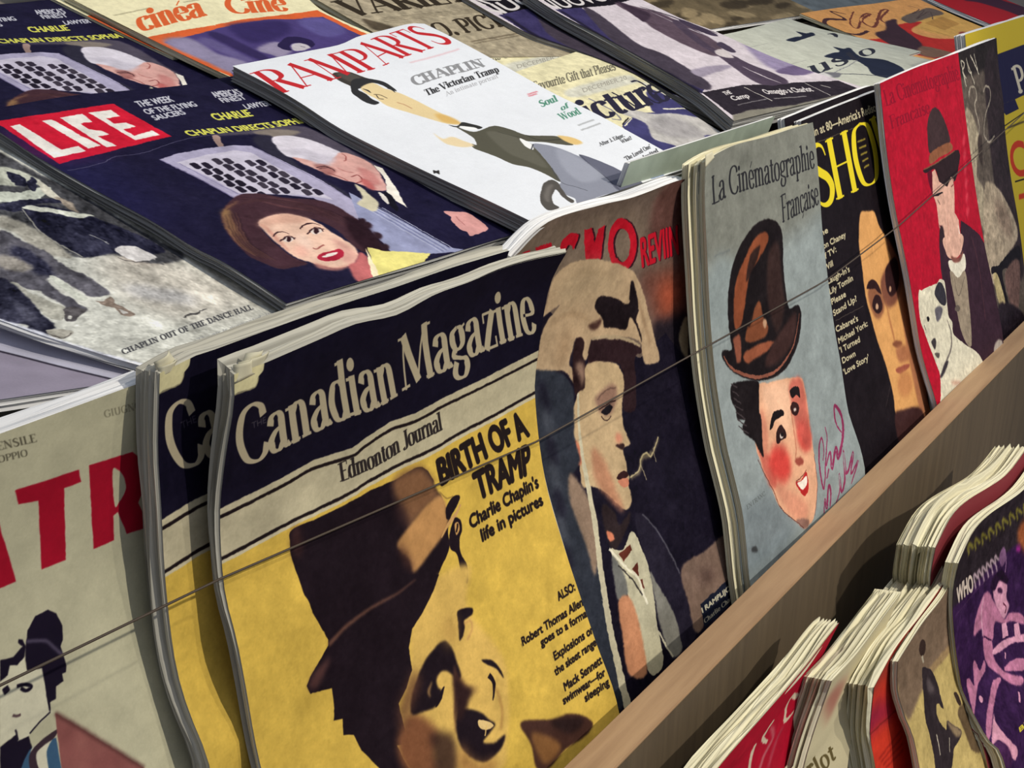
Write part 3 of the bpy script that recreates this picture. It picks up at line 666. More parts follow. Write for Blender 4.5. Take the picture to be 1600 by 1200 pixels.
    c.poly([(520,372),(545,384),(558,400),(548,412),(530,404),(528,388)], (206,150,140), blur=5, alpha=.7); c.poly([(404,348),(420,364),(440,384),(452,394),(446,384),(424,360)], (196,132,116), blur=2, alpha=.6)
    c.poly([(404,347),(440,334),(482,341),(470,348),(430,350),(412,358)], (206,158,138), blur=5, alpha=.7); c.poly([(462,372),(476,366),(488,384),(478,392)], (246,214,196), blur=6, alpha=.7); c.ell(470,392,14,9,(226,166,150),20,blur=7,alpha=.6); c.poly([(490,410),(520,418),(548,414),(530,422),(500,420)], (196,132,118), blur=3, alpha=.8)
    BR = (52,28,34)
    c.line([(426,370),(432,364),(441,362),(453,366)], BR, (1.5,4,1)); c.line([(469,358),(476,351),(488,349),(500,352)], BR, (2,5,1.5))
    gaze(c, 451, 374, 4.4, BR, -4); gaze(c, 494, 361, 4.8, BR, -8)
    c.line([(438,377),(447,370),(462,372)], BR, 3); c.line([(480,366),(490,357),(506,358)], BR, 3)
    c.line([(489,387),(494,389),(500,386),(508,383)], (150,84,78), 3)
    c.poly([(496,402),(503,395),(513,393),(520,391),(530,389),(537,394),(536,401),(526,406),(512,408),(502,407)], (172,38,60)); c.poly([(503,401),(515,396),(528,394),(522,399),(508,402)], (240,230,222))
    c.poly([(545,416),(556,408),(562,394),(572,400),(580,415),(584,440),(560,440)], (186,104,104), blur=2)
    c.poly([(574,386),(600,392),(640,394),(672,396),(650,430),(600,450),(588,425)], (226,216,132), 0); c.poly([(572,388),(578,400),(592,430),(584,436),(576,410)], (240,226,190))
    c.mottle(.03, 30); c.paint(0.504,0.021,11,0.017); return c

@art('ramp')
def _(sf):
    c = Canvas(sf, (226,229,234), 1., 3.2); c.rough = .5
    c.text('RAMPARTS', (434,147), (712,66), (389,115), (190,44,50), tr=(656,40), font='serif', thick=.17, thin=.035, serif=.05, track=-.04)
    c.org(560,0,5)
    c.line([(400,490),(600,440),(790,382)], (222,186,192), 5, blur=2)
    c.text('CHAPLIN', (440,672), (1000,515), (392,608), (112,112,114), tr=(950,458), font='serif', thick=.26, thin=.09, serif=.12, alpha=.75)
    c.text('The Victorian Tramp', (535,748), (1105,560), (508,705), (54,54,56), font='serif', thick=.24, thin=.07, serif=.1)
    c.text('An intimate portrait', (690,752), (1095,607), (672,722), (168,168,172), font='serif', thick=.16, thin=.07, serif=.06)
    # slim watercolour gentleman
    c.org(280,0,5); c.poly([(1195,582),(1250,562),(1330,562),(1440,602),(1490,622),(1440,650),(1390,700),(1330,668),(1250,630)], (62,58,54)); c.poly([(1230,575),(1330,570),(1420,610),(1340,640)], (88,84,78), blur=3, alpha=.7)
    c.org(560,0,5); DK = (48,48,50)
    c.poly([(-40,620),(40,612),(130,622),(200,640),(255,672),(300,712),(240,694),(180,664),(110,648),(30,684),(0,700),(60,735),(110,775),(165,802),(120,818),(50,796),(0,764),(-50,724),(-60,660)], DK)
    c.poly([(20,684),(110,648),(200,690),(290,715),(420,770),(600,862),(800,965),(700,968),(560,930),(400,882),(230,828),(140,772),(60,730)], (224,202,154), blur=1)
    c.line([(34,692),(70,706),(100,726)], DK, (2,7,2)); c.line([(225,690),(260,700),(288,722)], DK, (2,6,2)); c.line([(120,738),(170,742),(226,768)], (90,76,60), 3); c.line([(140,742),(160,768),(200,776)], (70,60,52), 3)
    c.line([(300,800),(360,818),(420,848)], (170,120,92), 3, blur=1)
    c.poly([(600,890),(700,905),(800,962),(700,962),(640,940)], (214,176,106), blur=4)
    c.poly([(700,975),(770,985),(810,955),(880,968),(965,992),(930,1010),(830,990),(760,995)], (52,52,50)); c.poly([(790,985),(900,995),(930,1012),(840,1010)], (240,240,238))
    JK = (86,84,72); c.org(0,0,1)
    c.poly([(712,198),(740,206),(765,198),(778,197),(800,203),(822,211),(850,212),(870,213),(884,219),(896,227),(870,225),(850,222),(826,221),(812,216),(832,226),(846,242),(862,262),(876,284),(852,272),(828,262),(800,256),(778,246),(757,238),(741,232),(737,225),(745,226),(738,214)], JK)
    c.poly([(760,206),(800,212),(830,232),(856,262),(820,250),(790,236)], (104,102,90), blur=3, alpha=.7); c.line([(822,211),(845,219),(882,217)], (54,54,50), 3); c.line([(778,206),(800,212),(818,216)], (60,58,52), 2)
    TR_ = (138,141,154)
    c.poly([(832,225),(862,228),(890,238),(920,250),(950,259),(985,277),(1003,288),(970,298),(940,306),(905,318),(898,310),(880,302),(868,290),(876,284),(862,262),(846,242)], TR_)
    c.poly([(905,241),(950,257),(985,275),(1004,288),(968,298),(948,278),(922,258)], (100,102,118)); c.line([(905,241),(925,259),(950,280),(968,297)], (60,62,72), 2); c.line([(862,262),(876,284),(900,292),(918,298)], (70,72,80), 2)
    c.poly([(870,232),(910,250),(940,275),(910,285),(880,262)], (158,161,174), blur=5, alpha=.8); c.poly([(812,216),(830,225),(833,234),(820,228)], (236,236,234))
    c.line([(833,225),(830,234)], (40,42,48), 2.5, 0)
    c.org(780,180,5)
    c.poly([(320,640),(345,540),(400,505),(450,520),(485,570),(530,630),(585,668),(560,684),(490,632),(445,582),(415,630),(425,690),(470,722),(390,745),(335,700)], (84,80,76)); c.poly([(350,640),(370,560),(420,540),(400,600),(390,680)], (110,105,100), blur=3)
    c.poly([(455,160),(520,165),(590,180),(650,214),(600,232),(520,205)], (220,188,124), blur=2)
    c.org(480,180,5); c.poly([(985,138),(1060,185),(1130,168),(1200,192),(1280,222),(1300,240),(1220,250),(1110,232),(1050,200)], (228,208,168), blur=2); c.poly([(985,430),(1010,436),(1030,430),(1034,462),(1008,452),(988,456)], (50,48,48))
    c.org(800,0,5); GR = (84,138,116)
    c.text('Soul', (228,838), (362,788), (203,792), GR, font='serif', thick=.22, thin=.08); c.text('of', (388,866), (446,840), (372,828), GR, font='serif', thick=.22, thin=.08); c.text('Wood', (392,938), (544,886), (352,892), GR, font='serif', thick=.22, thin=.08)
    for a, b in (((122,738),(200,714)),((130,752),(196,732))): c.line([a, b], (206,86,98), 5, 0, blur=1, alpha=.7)
    for a, b in (((515,980),(640,935)),((540,1018),(690,962))): c.line([a, b], (170,172,174), 5, 0, blur=1)
    c.text('After J. Edgar,', (690,1142), (882,1066), (672,1118), (58,58,60), font='serif', thick=.22, thin=.1); c.text('What?', (860,1120), (940,1086), (844,1096), (58,58,60), font='serif', thick=.22, thin=.1)
    c.org(780,180,5); c.text("'The Loved One'", (990,358), (1190,254), (972,330), (58,58,60), font='serif', thick=.22, thin=.1); c.text('Invited', (1132,346), (1245,286), (1116,318), (58,58,60), font='serif', thick=.22, thin=.1)
    c.poly([(1160,470),(1240,420),(1290,470),(1190,500)], (134,150,186), 0)
    c.paint(0.294,0.005,30); return c

@art('dance')
def _(sf):
    c = Canvas(sf, (206,206,196), 1., 2.8)
    c.poly([(150,400),(250,400),(330,430),(400,470),(300,500),(200,470)], (196,190,178), blur=25); c.ell(215,400,40,12,(150,140,130),15,blur=10); c.ell(250,460,60,12,(176,174,172),10,blur=10)
    D = (34,34,52); Gm = (104,102,104)
    c.poly([(-200,150),(60,270),(230,366),(290,402),(240,412),(180,398),(120,402),(90,392),(60,380),(0,340),(-200,300)], (70,70,74), blur=2)
    c.poly([(0,300),(30,300),(80,292),(60,310),(20,316),(-40,310)], (196,200,186)); c.poly([(0,262),(40,270),(70,288),(40,290),(-20,286)], (190,192,176), blur=1); c.poly([(60,282),(80,296),(96,312),(78,308),(64,296)], (200,196,180))
    c.poly([(10,268),(36,276),(44,290),(24,288)], D); c.poly([(50,276),(58,284),(56,300),(44,290)], D); c.poly([(86,308),(112,316),(124,334),(108,326)], (150,138,124), blur=1)
    c.poly([(0,318),(40,312),(80,310),(96,316),(60,318),(30,330),(0,326)], D)
    c.poly([(34,326),(60,320),(100,326),(140,338),(180,352),(236,376),(256,392),(230,398),(200,394),(170,396),(146,400),(126,400),(96,384),(70,366),(50,350)], D, blur=1)
    c.poly([(34,324),(48,321),(96,328),(140,336),(146,339),(118,340),(80,333),(50,328)], (204,206,192)); c.line([(34,326),(52,350),(80,374),(126,400)], (150,148,140), 3); c.line([(140,366),(172,381)], (150,150,150), 2)
    c.poly([(0,336),(40,350),(72,368),(112,400),(104,402),(60,392),(20,362),(-10,350)], (168,164,152), blur=2)
    c.poly([(0,362),(30,374),(70,392),(110,420),(140,434),(172,456),(166,462),(140,462),(118,450),(84,432),(76,440),(96,458),(112,466),(138,484),(118,488),(96,476),(60,456),(20,444),(0,440)], (86,84,92), blur=1)
    c.poly([(20,384),(62,400),(84,430),(60,428),(20,410)], D, blur=3); c.poly([(0,398),(30,404),(52,420),(20,424),(0,416)], (140,134,126), blur=3)
    c.poly([(12,446),(26,442),(52,460),(96,478),(104,486),(96,500),(76,496),(56,478)], (172,170,158)); c.poly([(78,434),(92,434),(120,456),(140,466),(128,470),(104,456)], (190,192,180))
    c.poly([(-60,430),(0,434),(26,448),(52,474),(66,490),(84,508),(72,524),(48,516),(34,506),(-60,498)], (42,42,58), blur=1); c.poly([(20,470),(50,486),(60,500),(40,500)], (70,70,86), blur=3)
    c.poly([(72,516),(96,514),(116,518),(112,524),(98,528),(84,526)], (176,172,160)); c.line([(72,520),(98,528),(114,520)], (90,84,80), 2)
    c.poly([(99,484),(106,480),(124,482),(136,484),(126,494),(118,500),(106,502),(100,496)], (84,80,82)); c.ell(110,496,4,3,(200,198,190)); 
    c.poly([(150,470),(162,470),(174,464),(182,474),(196,482),(209,489),(206,493),(192,492),(176,480),(164,478)], (142,126,114)); c.poly([(186,484),(200,488),(194,491)], (206,202,196))
    c.poly([(178,390),(200,384),(232,394),(246,404),(228,408),(206,406)], (206,202,200)); c.line([(182,402),(205,408),(234,408)], (60,56,56), 2)
    c.line([(286,496),(300,490),(326,483)], (70,68,68), (1,5,1))
    c.text('CHAPLIN OUT OF THE DANCE HALL', (193,554), (396,483), (188,547), (66,66,70), tr=(391,476), font='serif', thick=.24, thin=.11, serif=.1, track=.05)
    c.text('The air is permeated with the', (310,535), (446,485), (307,529), (140,140,140), font='serif', thick=.14, thin=.07)
    c.line([(-100,466),(0,501),(110,539),(222,571)], (226,228,240), 12, blur=2)
    c.mottle(.03, 30); c.paint(0.9,0.075,12,0.10); return c

@art('lav')
def _(sf):
    c = Canvas(sf, (150,142,158), 1., 2.0); c.poly([(-260,430),(0,500),(120,545),(250,585),(250,612),(185,595),(0,549),(-260,486)], (190,189,206), 0); c.line([(-260,486),(0,549),(90,572),(185,595),(230,606)], (50,46,58), 3); c.mottle(.03, 30); return c

@art('tr')
def _(sf):
    c = Canvas(sf, (184,180,152), 1., 3.2)
    R_ = (158,20,42)
    c.poly([(24,766),(123,734),(127,753),(100,763),(103,875),(65,890),(60,782),(29,788)], R_, 0)
    c.poly([(-45,800),(-10,788),(25,909),(-5,921)], R_, 0)
    c.poly([(139,727),(187,712),(207,706),(218,716),(224,742),(224,766),(216,786),(234,822),(198,834),(184,800),(177,806),(178,844),(146,858)], R_, 0, hole=[(176,736),(184,733),(192,742),(197,758),(194,772),(187,784),(179,790)])
    T = (84,80,66)
    c.text('MENSILE', (-22,708), (58,690), (-25,696), T, font='serif', thick=.17, thin=.06); c.text('DOPPIO', (-14,726), (44,712), (-16,716), T, font='serif', thick=.17, thin=.07); c.text('GIUGNO', (163,653), (222,638), (161,642), (120,116,96), font='serif', thick=.15, thin=.06)
    N = (26,20,36); c.org(0,900,4)
    c.poly([(0,1070),(100,990),(110,1030),(180,1000),(200,1070),(150,1160),(120,1240),(0,1240)], N, 0)
    c.poly([(120,1240),(150,1150),(180,1090),(210,1065),(350,1010),(390,1240)], (58,88,116), 0); c.poly([(205,1070),(330,1000),(290,1100),(300,1240),(200,1240),(190,1140)], (206,202,178)); c.poly([(190,1100),(350,960),(340,1010),(240,1090),(230,1160),(250,1240),(200,1240)], (58,44,52))
    c.poly([(0,665),(60,560),(150,510),(165,590),(262,575),(300,800),(328,850),(220,950),(180,1000),(112,1028),(100,990),(0,1060)], (208,204,178), 0)
    c.poly([(160,440),(172,340),(220,250),(300,210),(350,232),(390,310),(392,400),(378,440),(415,560),(412,600),(388,610),(398,655),(350,690),(350,765),(312,790),(318,848),(306,842),(292,760),(278,660),(262,575),(168,592),(156,505)], N, 0)
    c.poly([(160,440),(140,400),(115,396),(112,420),(140,442),(82,508),(0,525),(0,660),(48,620),(60,560),(108,556),(150,508)], N, 0)
    c.line([(165,410),(280,405),(340,450),(395,500)], (74,66,86), 5, blur=1)
    c.line([(105,690),(150,676),(195,690),(165,716),(130,700)], N, 5); c.line([(30,695),(45,730)], N, 9); c.line([(80,870),(105,876),(130,866)], (90,70,72), 4)
    c.line([(316,850),(250,910),(185,985)], N, 2.5, 0); c.line([(96,960),(112,1026)], N, 2.5, 0)
    c.poly([(345,855),(600,1010),(900,1200),(960,1245),(390,1245),(355,960)], (134,82,78), 0); c.mottle(.0, 20)
    for k in range(26):
        g = np.random.default_rng(k); x, y = g.uniform(380,800), g.uniform(950,1200)
        if y > 880 + (x-345)*.6: c.ell(x, y, g.uniform(12,45), g.uniform(8,30), (104,56,56) if k % 2 else (160,108,98), g.uniform(0,90), blur=7, alpha=.5)
    c.line([(345,858),(600,1012),(900,1200)], (84,50,48), 6, blur=2, alpha=.8)
    c.mottle(.02, 60); c.paint(0.2,0.013,13); return c

@art('can')
def _(sf):
    YE = (204,171,76); CR = (184,175,146); NV = (19,16,33)
    c = Canvas(sf, YE, 1., 3.4)
    HB = [(338,798),(440,747),(490,719),(550,700),(570,685),(610,659),(650,645),(698,619),(760,589),(846,545)]
    LB = [(338,878),(440,823),(487,800),(552,768),(568,757),(620,728),(672,704),(720,676),(770,650),(820,622),(846,608)]
    def sh(p, d): return [(x, y + d) for x, y in p]
    c.poly([(300,560),(600,440),(920,330)] + sh(LB, 6)[::-1], CR, 0)
    c.poly([(300,500),(600,380),(960,300)] + HB[::-1], NV, 0)
    c.line(sh(HB, 13), (30,22,24), 6.5); c.line(LB, (30,22,24), 6.5); c.line(sh(LB, 6), (196,186,156), 6)
    c.poly([(358,622),(372,613),(398,604),(404,588),(412,576),(408,552),(358,572)], (204,196,152)); c.line([(366,617),(382,611),(399,604),(404,590)], (150,142,110), 2)
    T = (178,166,138)
    c.text('Canadian', (372,734), (624,617), (363,646), T, tr=(612,536), font='serif', thick=.19, thin=.055, serif=.035, track=-.03)
    c.text('Magazine', (628,612), (840,517), (620,531), T, tr=(832,437), font='serif', thick=.19, thin=.055, serif=.035, track=-.03)
    c.text('THE', (394,670), (416,660), (393,660), (84,78,86), alpha=.8)
    c.text('Edmonton Journal', (532,753), (692,671), (528,725), (44,38,38), tr=(688,643), font='serif', thick=.22, thin=.06, serif=.06, track=-.04)
    # large portrait, bowler hat
    BK = (28,19,26); c.org(440,700,5)
    c.poly([(80,640),(300,540),(560,410),(700,330),(900,240),(1060,150),(1130,170),(1170,220),(1240,350),(1290,470),(1330,390),(1390,376),(1380,430),(1330,520),(1300,640),(1310,780),(1240,950),(1130,1190),(900,1260),(420,1260),(205,1180),(130,1010),(80,860),(66,740)], BK)
    c.poly([(880,240),(1060,150),(1140,190),(1230,350),(1180,420),(1000,600),(960,520),(880,350)], (122,86,60), blur=8); c.poly([(900,420),(1000,540),(980,600),(900,560)], (60,40,40), blur=10, alpha=.7)
    c.poly([(1140,440),(1240,370),(1285,440),(1282,500),(1300,580),(1262,680),(1160,820),(1040,968),(1000,880),(930,800),(905,745),(960,660),(1040,560)], (178,132,82), blur=3); c.poly([(905,745),(960,790),(1010,880),(1040,965),(960,900)], (80,50,42), blur=8, alpha=.8)
    c.poly([(1190,260),(1230,350),(1300,400),(1340,380),(1270,340),(1250,280)], YE, blur=2); c.line([(1235,345),(1290,392),(1340,376)], (150,120,60), 3)
    c.poly([(1340,380),(1390,376),(1370,450),(1300,560),(1282,510),(1290,450)], BK); c.line([(1400,440),(1360,520),(1300,600),(1250,700)], (196,152,96), (4,10,3))
    c.poly([(1330,600),(1360,540),(1400,570),(1410,640),(1390,720),(1400,820),(1450,920),(1450,1060),(1400,960),(1370,830),(1320,790),(1310,700)], BK); c.poly([(1350,600),(1380,580),(1390,640),(1365,680)], (196,150,90)); c.line([(1375,590),(1365,660)], BK, 5)
    c.poly([(80,640),(130,620),(160,760),(130,860),(85,800)], (74,46,44), blur=8, alpha=.7)
    c.org(460,900,4)
    FL = (208,172,92)
    c.poly([(905,0),(1100,-60),(1080,200),(1300,500),(1340,760),(1330,1000),(1260,1240),(700,1240),(640,1060),(720,560),(730,340),(830,160)], FL, blur=6)
    c.poly([(20,-10),(905,-10),(870,90),(800,230),(735,330),(715,450),(735,590),(700,700),(650,800),(690,960),(700,1050),(640,1060),(700,1180),(760,1250),(580,1250),(520,1190),(420,1090),(370,992),(305,992),(300,892),(245,905),(250,830),(232,700),(100,738),(78,690),(100,630),(210,435),(212,400),(120,240)], BK, 0)
    c.line([(215,430),(330,310),(480,200),(640,110),(760,20)], (96,66,56), (9,6,2), blur=2); c.poly([(90,690),(130,600),(220,510),(200,580),(140,700)], (80,52,50), blur=6)
    c.poly([(640,1060),(700,880),(760,860),(830,900),(900,985),(880,1100),(900,1240),(720,1240)], (122,78,52), blur=8); c.poly([(850,990),(960,980),(1010,1050),(1010,1240),(890,1240),(870,1100)], (50,32,30), blur=8, alpha=.85)
    c.poly([(730,860),(735,740),(800,560),(870,460),(935,405),(985,450),(1015,540),(1042,620),(1020,650),(965,600),(915,600),(888,650),(900,700),(918,720),(890,810),(800,850)], BK, blur=2); c.line([(860,660),(840,720),(850,760)], (130,100,66), (2,8,2), blur=2); c.line([(936,690),(910,760),(885,820)], BK, (2,12,2))
    c.poly([(1022,290),(1018,225),(1050,205),(1090,198),(1115,205),(1110,240),(1062,278),(1066,320),(1050,380),(1030,396)], BK, blur=1); c.line([(1060,300),(1100,280),(1110,330),(1080,400)], (176,130,84), 3, blur=2)
    c.poly([(1000,600),(1040,640),(1080,690),(1150,712),(1050,740),(1015,780),(1000,700)], (70,44,36), blur=6); c.line([(1000,560),(1012,700),(1006,850),(1010,980)], (90,58,46), (3,8,3), blur=3)
    c.poly([(1170,525),(1235,528),(1285,580),(1308,640),(1262,582),(1200,552)], BK, blur=1); c.line([(1215,620),(1248,670),(1240,780)], BK, (12,9,2))
    c.poly([(1020,870),(1060,830),(1160,850),(1220,900),(1255,925),(1225,975),(1180,1040),(1250,1040),(1318,990),(1290,1080),(1200,1160),(1110,1140),(1040,1070),(1012,960)], BK, blur=2); c.poly([(1150,900),(1215,910),(1245,935),(1205,960),(1160,950)], (214,184,124)); c.line([(1200,930),(1190,1000)], (214,180,110), 3)
    c.poly([(1000,620),(1050,680),(1110,715),(1085,790),(1070,850),(1018,910),(1002,760)], (44,27,28), blur=5); c.poly([(735,600),(790,640),(750,780),(700,900),(660,960),(650,820),(700,700)], (96,62,46), blur=12, alpha=.8); c.poly([(930,300),(1010,260),(1000,420),(940,400)], (186,148,80), blur=14, alpha=.8); c.poly([(1040,1060),(1140,1170),(1260,1150),(1230,1240),(1040,1240)], (150,106,62), blur=12, alpha=.8)
    c.line([(1260,700),(1300,840),(1290,960)], (168,126,70), 5, blur=3)
    c.org(530,800,3); c.poly([(850,985),(1000,972),(1080,945),(1160,962),(1190,1000),(1140,1062),(1060,1112),(985,1200),(925,1200),(900,1090)], (66,42,36), blur=2); c.poly([(900,1040),(1000,1060),(1040,1110),(960,1180)], (128,88,52), blur=5); c.poly([(990,985),(1090,960),(1150,980),(1080,1040)], (40,26,26), blur=5)
    c.org(0,0,1); TX = (32,24,24)
    def t(s, bl, br, tl, tr=None, b=2): c.text(s, bl, br, tl, TX, tr=tr, bold=b)
    t('BIRTH OF A', (690,757), (827,680), (682,718), (812,642), 4); t('TRAMP', (749,780), (830,738), (738,740), (826,692), 4)
    t("Charlie Chaplin's", (736,826), (842,761), (732,806), (838,742)); t('life in pictures', (754,846), (849,788), (750,827), (844,771))
    t('ALSO:', (873,939), (899,922), (869,926), b=1.5); t('Robert Thomas Allen', (817,1009), (911,946), (814,996), b=1.5); t('goes to a formal', (846,1010), (919,962), (843,998), b=1.5)
    t('Explosions on', (867,1032), (928,988), (864,1019), b=1.5); t('the skeet range', (868,1056), (932,1008), (865,1044), b=1.5); t('Mack Sennett', (883,1080), (941,1036), (880,1067), b=1.5); t('swimwear—for', (881,1101), (946,1055), (878,1089), b=1.5); t('sleeping', (915,1097), (952,1070), (912,1085), b=1.5)
    c.mottle(.025, 50); c.paint(0.25,0.021,14,0.01); return c

@art('ko')
def _(sf):
    c = Canvas(sf, (104,88,78), 1., 3.2); BK = (22,18,32)
    c.poly([(780,380),(900,340),(1000,330),(1000,420),(880,440),(780,440)], (118,102,88), blur=20); c.poly([(1030,300),(1090,285),(1090,400),(1020,380)], (92,62,56), blur=14)
    R_ = (182,22,40); c.org(780,180,5)
    for p in ([(35,1120),(95,1085),(100,1130)],[(175,1080),(240,1050),(240,1090)],[(285,1032),(405,995),(410,1032),(292,1066)]): c.poly(p, R_, 0)
    for d, col in ((14,(50,20,30)),(0,R_)):
        c.poly([(x+d, y) for x, y in [(468,1060),(500,970),(560,928),(618,928),(608,985),(580,1055),(570,1020),(540,1010),(515,1050)]], col)
        c.poly([(x+d, y) for x, y in [(664,900),(722,884),(748,990),(772,895),(822,862),(796,1125),(676,1130)]], col, 0)
        e = circle(962+d, 1010, 112, 24, 205); h = circle(958+d, 1015, 66, 24, 130); c.poly(e, col, 1, hole=h)
    c.text('REVIIN', (1125,1188), (1408,1085), (1108,952), (60,20,30), tr=(1396,852), bold=3); c.text('REVIIN', (1118,1188), (1402,1085), (1102,952), R_, tr=(1390,852), bold=2)
    c.org(820,380,5)
    c.poly([(900,260),(1050,200),(1270,160),(1275,600),(1200,640),(1060,680),(960,480)], (106,66,56), blur=20); c.poly([(1040,330),(1180,280),(1230,380),(1190,500),(1080,560)], (150,72,50), blur=22)
    c.poly([(1000,660),(1100,600),(1290,600),(1300,1300),(1000,1300)], (34,28,36), blur=12); c.poly([(1250,580),(1272,600),(1275,880),(1240,870),(1205,760),(1225,640)], (176,156,122), blur=2)
    c.org(0,0,1); c.poly([(838,470),(838,640),(860,800),(960,1180),(1200,1180),(1170,900),(1100,600),(1040,520),(1000,560),(900,520)], BK, 0)
    c.org(820,380,5); TN = (180,154,122)
    c.poly([(95,1000),(105,870),(130,720),(180,600),(272,488),(200,530),(135,585),(180,430),(220,290),(290,200),(400,142),(550,126),(700,150),(800,190),(870,250),(930,400),(980,600),(1020,760),(1052,900),(1020,938),(940,940),(915,860),(900,770),(800,735),(700,735),(600,750),(520,755),(505,840),(480,915),(450,900),(440,800),(400,740),(370,840),(345,940),(380,1000),(390,1100),(300,1000)], TN, blur=1)
    c.poly([(250,300),(450,180),(650,200),(780,300),(700,400),(500,430),(300,500)], (166,146,116), blur=25, alpha=.6); c.poly([(180,700),(400,520),(500,600),(380,760),(160,950)], (190,162,128), blur=20, alpha=.6)
    c.line([(300,300),(420,240),(560,230),(700,270)], (150,128,98), (3,9,3), blur=5, alpha=.6); c.line([(200,640),(320,560),(430,560),(520,620)], (150,124,94), (3,10,3), blur=5, alpha=.7); c.line([(880,420),(930,600),(980,800)], (140,112,84), (3,10,4), blur=4, alpha=.7); c.poly([(300,700),(360,720),(330,900),(240,960)], (150,122,92), blur=14, alpha=.6)
    c.poly([(548,505),(580,420),(700,428),(808,480),(818,400),(832,290),(872,380),(888,520),(872,590),(905,700),(912,770),(872,650),(822,578),(792,672),(700,660),(620,655),(610,600)], (26,18,22), blur=1)
    c.poly([(500,640),(560,610),(600,590),(580,650),(520,680)], (70,46,40), blur=3); c.poly([(520,760),(600,740),(760,745),(880,790),(912,850),(860,900),(870,1100),(860,1300),(770,1300),(770,1100),(750,960),(640,925),(520,945),(490,920)], (44,28,32), blur=1)
    c.line([(520,752),(600,735),(760,745),(900,800)], (170,150,120), (4,10,6), blur=1); c.poly([(400,750),(440,740),(465,780),(450,880),(480,960),(485,1100),(470,1200),(430,1240),(400,1200),(380,1100),(375,900)], (40,24,26), blur=1); c.poly([(395,960),(440,930),(470,1000),(450,1120),(430,1060)], (140,112,96), blur=5)
    c.org(0,0,1)
    FA = (192,166,128)
    c.poly([(916,570),(945,565),(967,572),(975,600),(972,630),(974,665),(984,690),(982,698),(973,702),(979,722),(980,738),(984,745),(982,756),(987,776),(985,792),(976,797),(962,784),(940,766),(925,760),(910,760),(905,720),(897,690),(896,640),(904,615),(914,605)], FA, blur=1)
    c.poly([(925,700),(945,720),(965,770),(975,800),(955,785),(930,750)], (176,120,92), blur=6, alpha=.8); c.poly([(897,690),(908,700),(908,726),(894,720)], (196,120,92), blur=2)
    c.poly([(930,622),(945,606),(958,600),(964,610),(962,630),(952,650),(938,646),(932,634)], (140,108,92), blur=5); c.line([(933,625),(946,610),(962,606)], (70,50,46), 2, blur=1)
    c.poly([(940,646),(950,632),(957,636),(950,648)], K); c.line([(940,652),(948,657),(955,650)], (60,40,38), 2.5); c.line([(936,640),(950,630),(962,626)], (60,42,40), 3)
    c.poly([(962,696),(975,694),(972,704)], (50,32,32), blur=1); c.ell(967,685,6,9,(206,140,112),0,blur=4); c.poly([(964,746),(975,735),(982,742),(970,750)], (52,28,30)); c.poly([(966,752),(980,746),(983,756),(975,762)], (204,132,104))
    c.poly([(942,788),(960,800),(968,820),(985,800),(978,830),(960,860),(945,830)], (40,30,32), blur=2)
    c.poly([(820,590),(850,578),(880,586),(896,612),(897,680),(906,715),(900,735),(890,750),(900,790),(925,830),(950,960),(975,1100),(930,1080),(900,950),(860,800),(840,700)], (46,50,60), blur=2)
    for k in range(10): c.ell(850+k*6, 620+k*42, 8, 26, (70,74,84) if k % 2 else (30,28,42), -15, blur=7, alpha=.8)
    c.poly([(893,740),(925,790),(935,840),(930,900),(915,850),(890,780)], (140,118,100), blur=3)
    c.line([(903,616),(906,680),(915,740),(930,820),(940,900),(955,990),(975,1080),(985,1120)], (196,188,160), (5,9,14,16,18,22,26))
    c.line([(985,745),(998,735),(1002,715),(1010,708),(1018,712),(1028,682)], (196,182,140), (3,5,3)); c.line([(985,746),(998,738),(1003,716),(1012,712),(1020,706),(1028,684)], (150,136,104), (6,12,6), blur=3, alpha=.7); c.line([(1000,725),(1010,750)], (150,138,110), 2); c.line([(1020,700),(1025,722)], (150,138,110), 2)
    c.org(860,800,5)
    c.poly([(470,300),(560,300),(640,150),(700,250),(765,420),(800,600),(830,850),(880,1190),(770,1260),(700,950),(600,640)], (190,184,156)); c.poly([(480,340),(560,460),(605,630),(530,690),(500,560)], (108,108,104), blur=2)
    c.poly([(530,700),(620,665),(700,900),(750,1260),(610,1260),(560,950)], (196,136,100), blur=2); c.poly([(440,150),(480,160),(500,210),(470,230),(445,200)], (200,120,90), blur=1)
    for p in ([(535,330),(625,255),(638,300),(575,385)],[(640,440),(680,395),(692,500),(660,490)],[(700,530),(720,525),(732,598),(712,600)]): c.poly(p, (92,44,34), 0)
    c.line([(460,285),(560,400),(680,510),(720,620),(760,720)], (226,220,196), 7); c.line([(530,420),(640,530),(720,650)], (60,56,54), 4)
    c.poly([(780,460),(860,600),(960,770),(1030,1050),(950,1130),(860,900),(810,650)], (124,122,114), blur=2); c.line([(820,880),(900,1040),(960,1130)], (190,184,160), 5)
    c.poly([(660,70),(710,10),(820,120),(930,310),(1010,480),(1080,750),(1135,960),(1040,1060),(980,820),(860,600),(760,400)], (34,30,44), blur=1); c.line([(720,20),(830,140),(930,310),(1010,480)], (84,82,92), 4, blur=1)
    c.poly([(1020,440),(1200,310),(1380,180),(1430,480),(1300,620),(1190,720),(1200,880),(1130,940),(1080,720)], (120,98,86), blur=2); c.ell(1220,500,70,50,(84,64,58),0,blur=14)
    c.poly([(1172,720),(1430,490),(1520,620),(1205,900)], (24,28,44), 0); c.text('I RAMPLIJONI', (1190,788), (1450,572), (1180,750), (196,190,166), bold=1.2); c.text('Charlie Chaplin', (1205,872), (1470,640), (1196,840), (186,180,158), font='serif', thick=.16, thin=.08)
    c.mottle(.03, 40); c.paint(0.63,0.029,15,0.021); return c

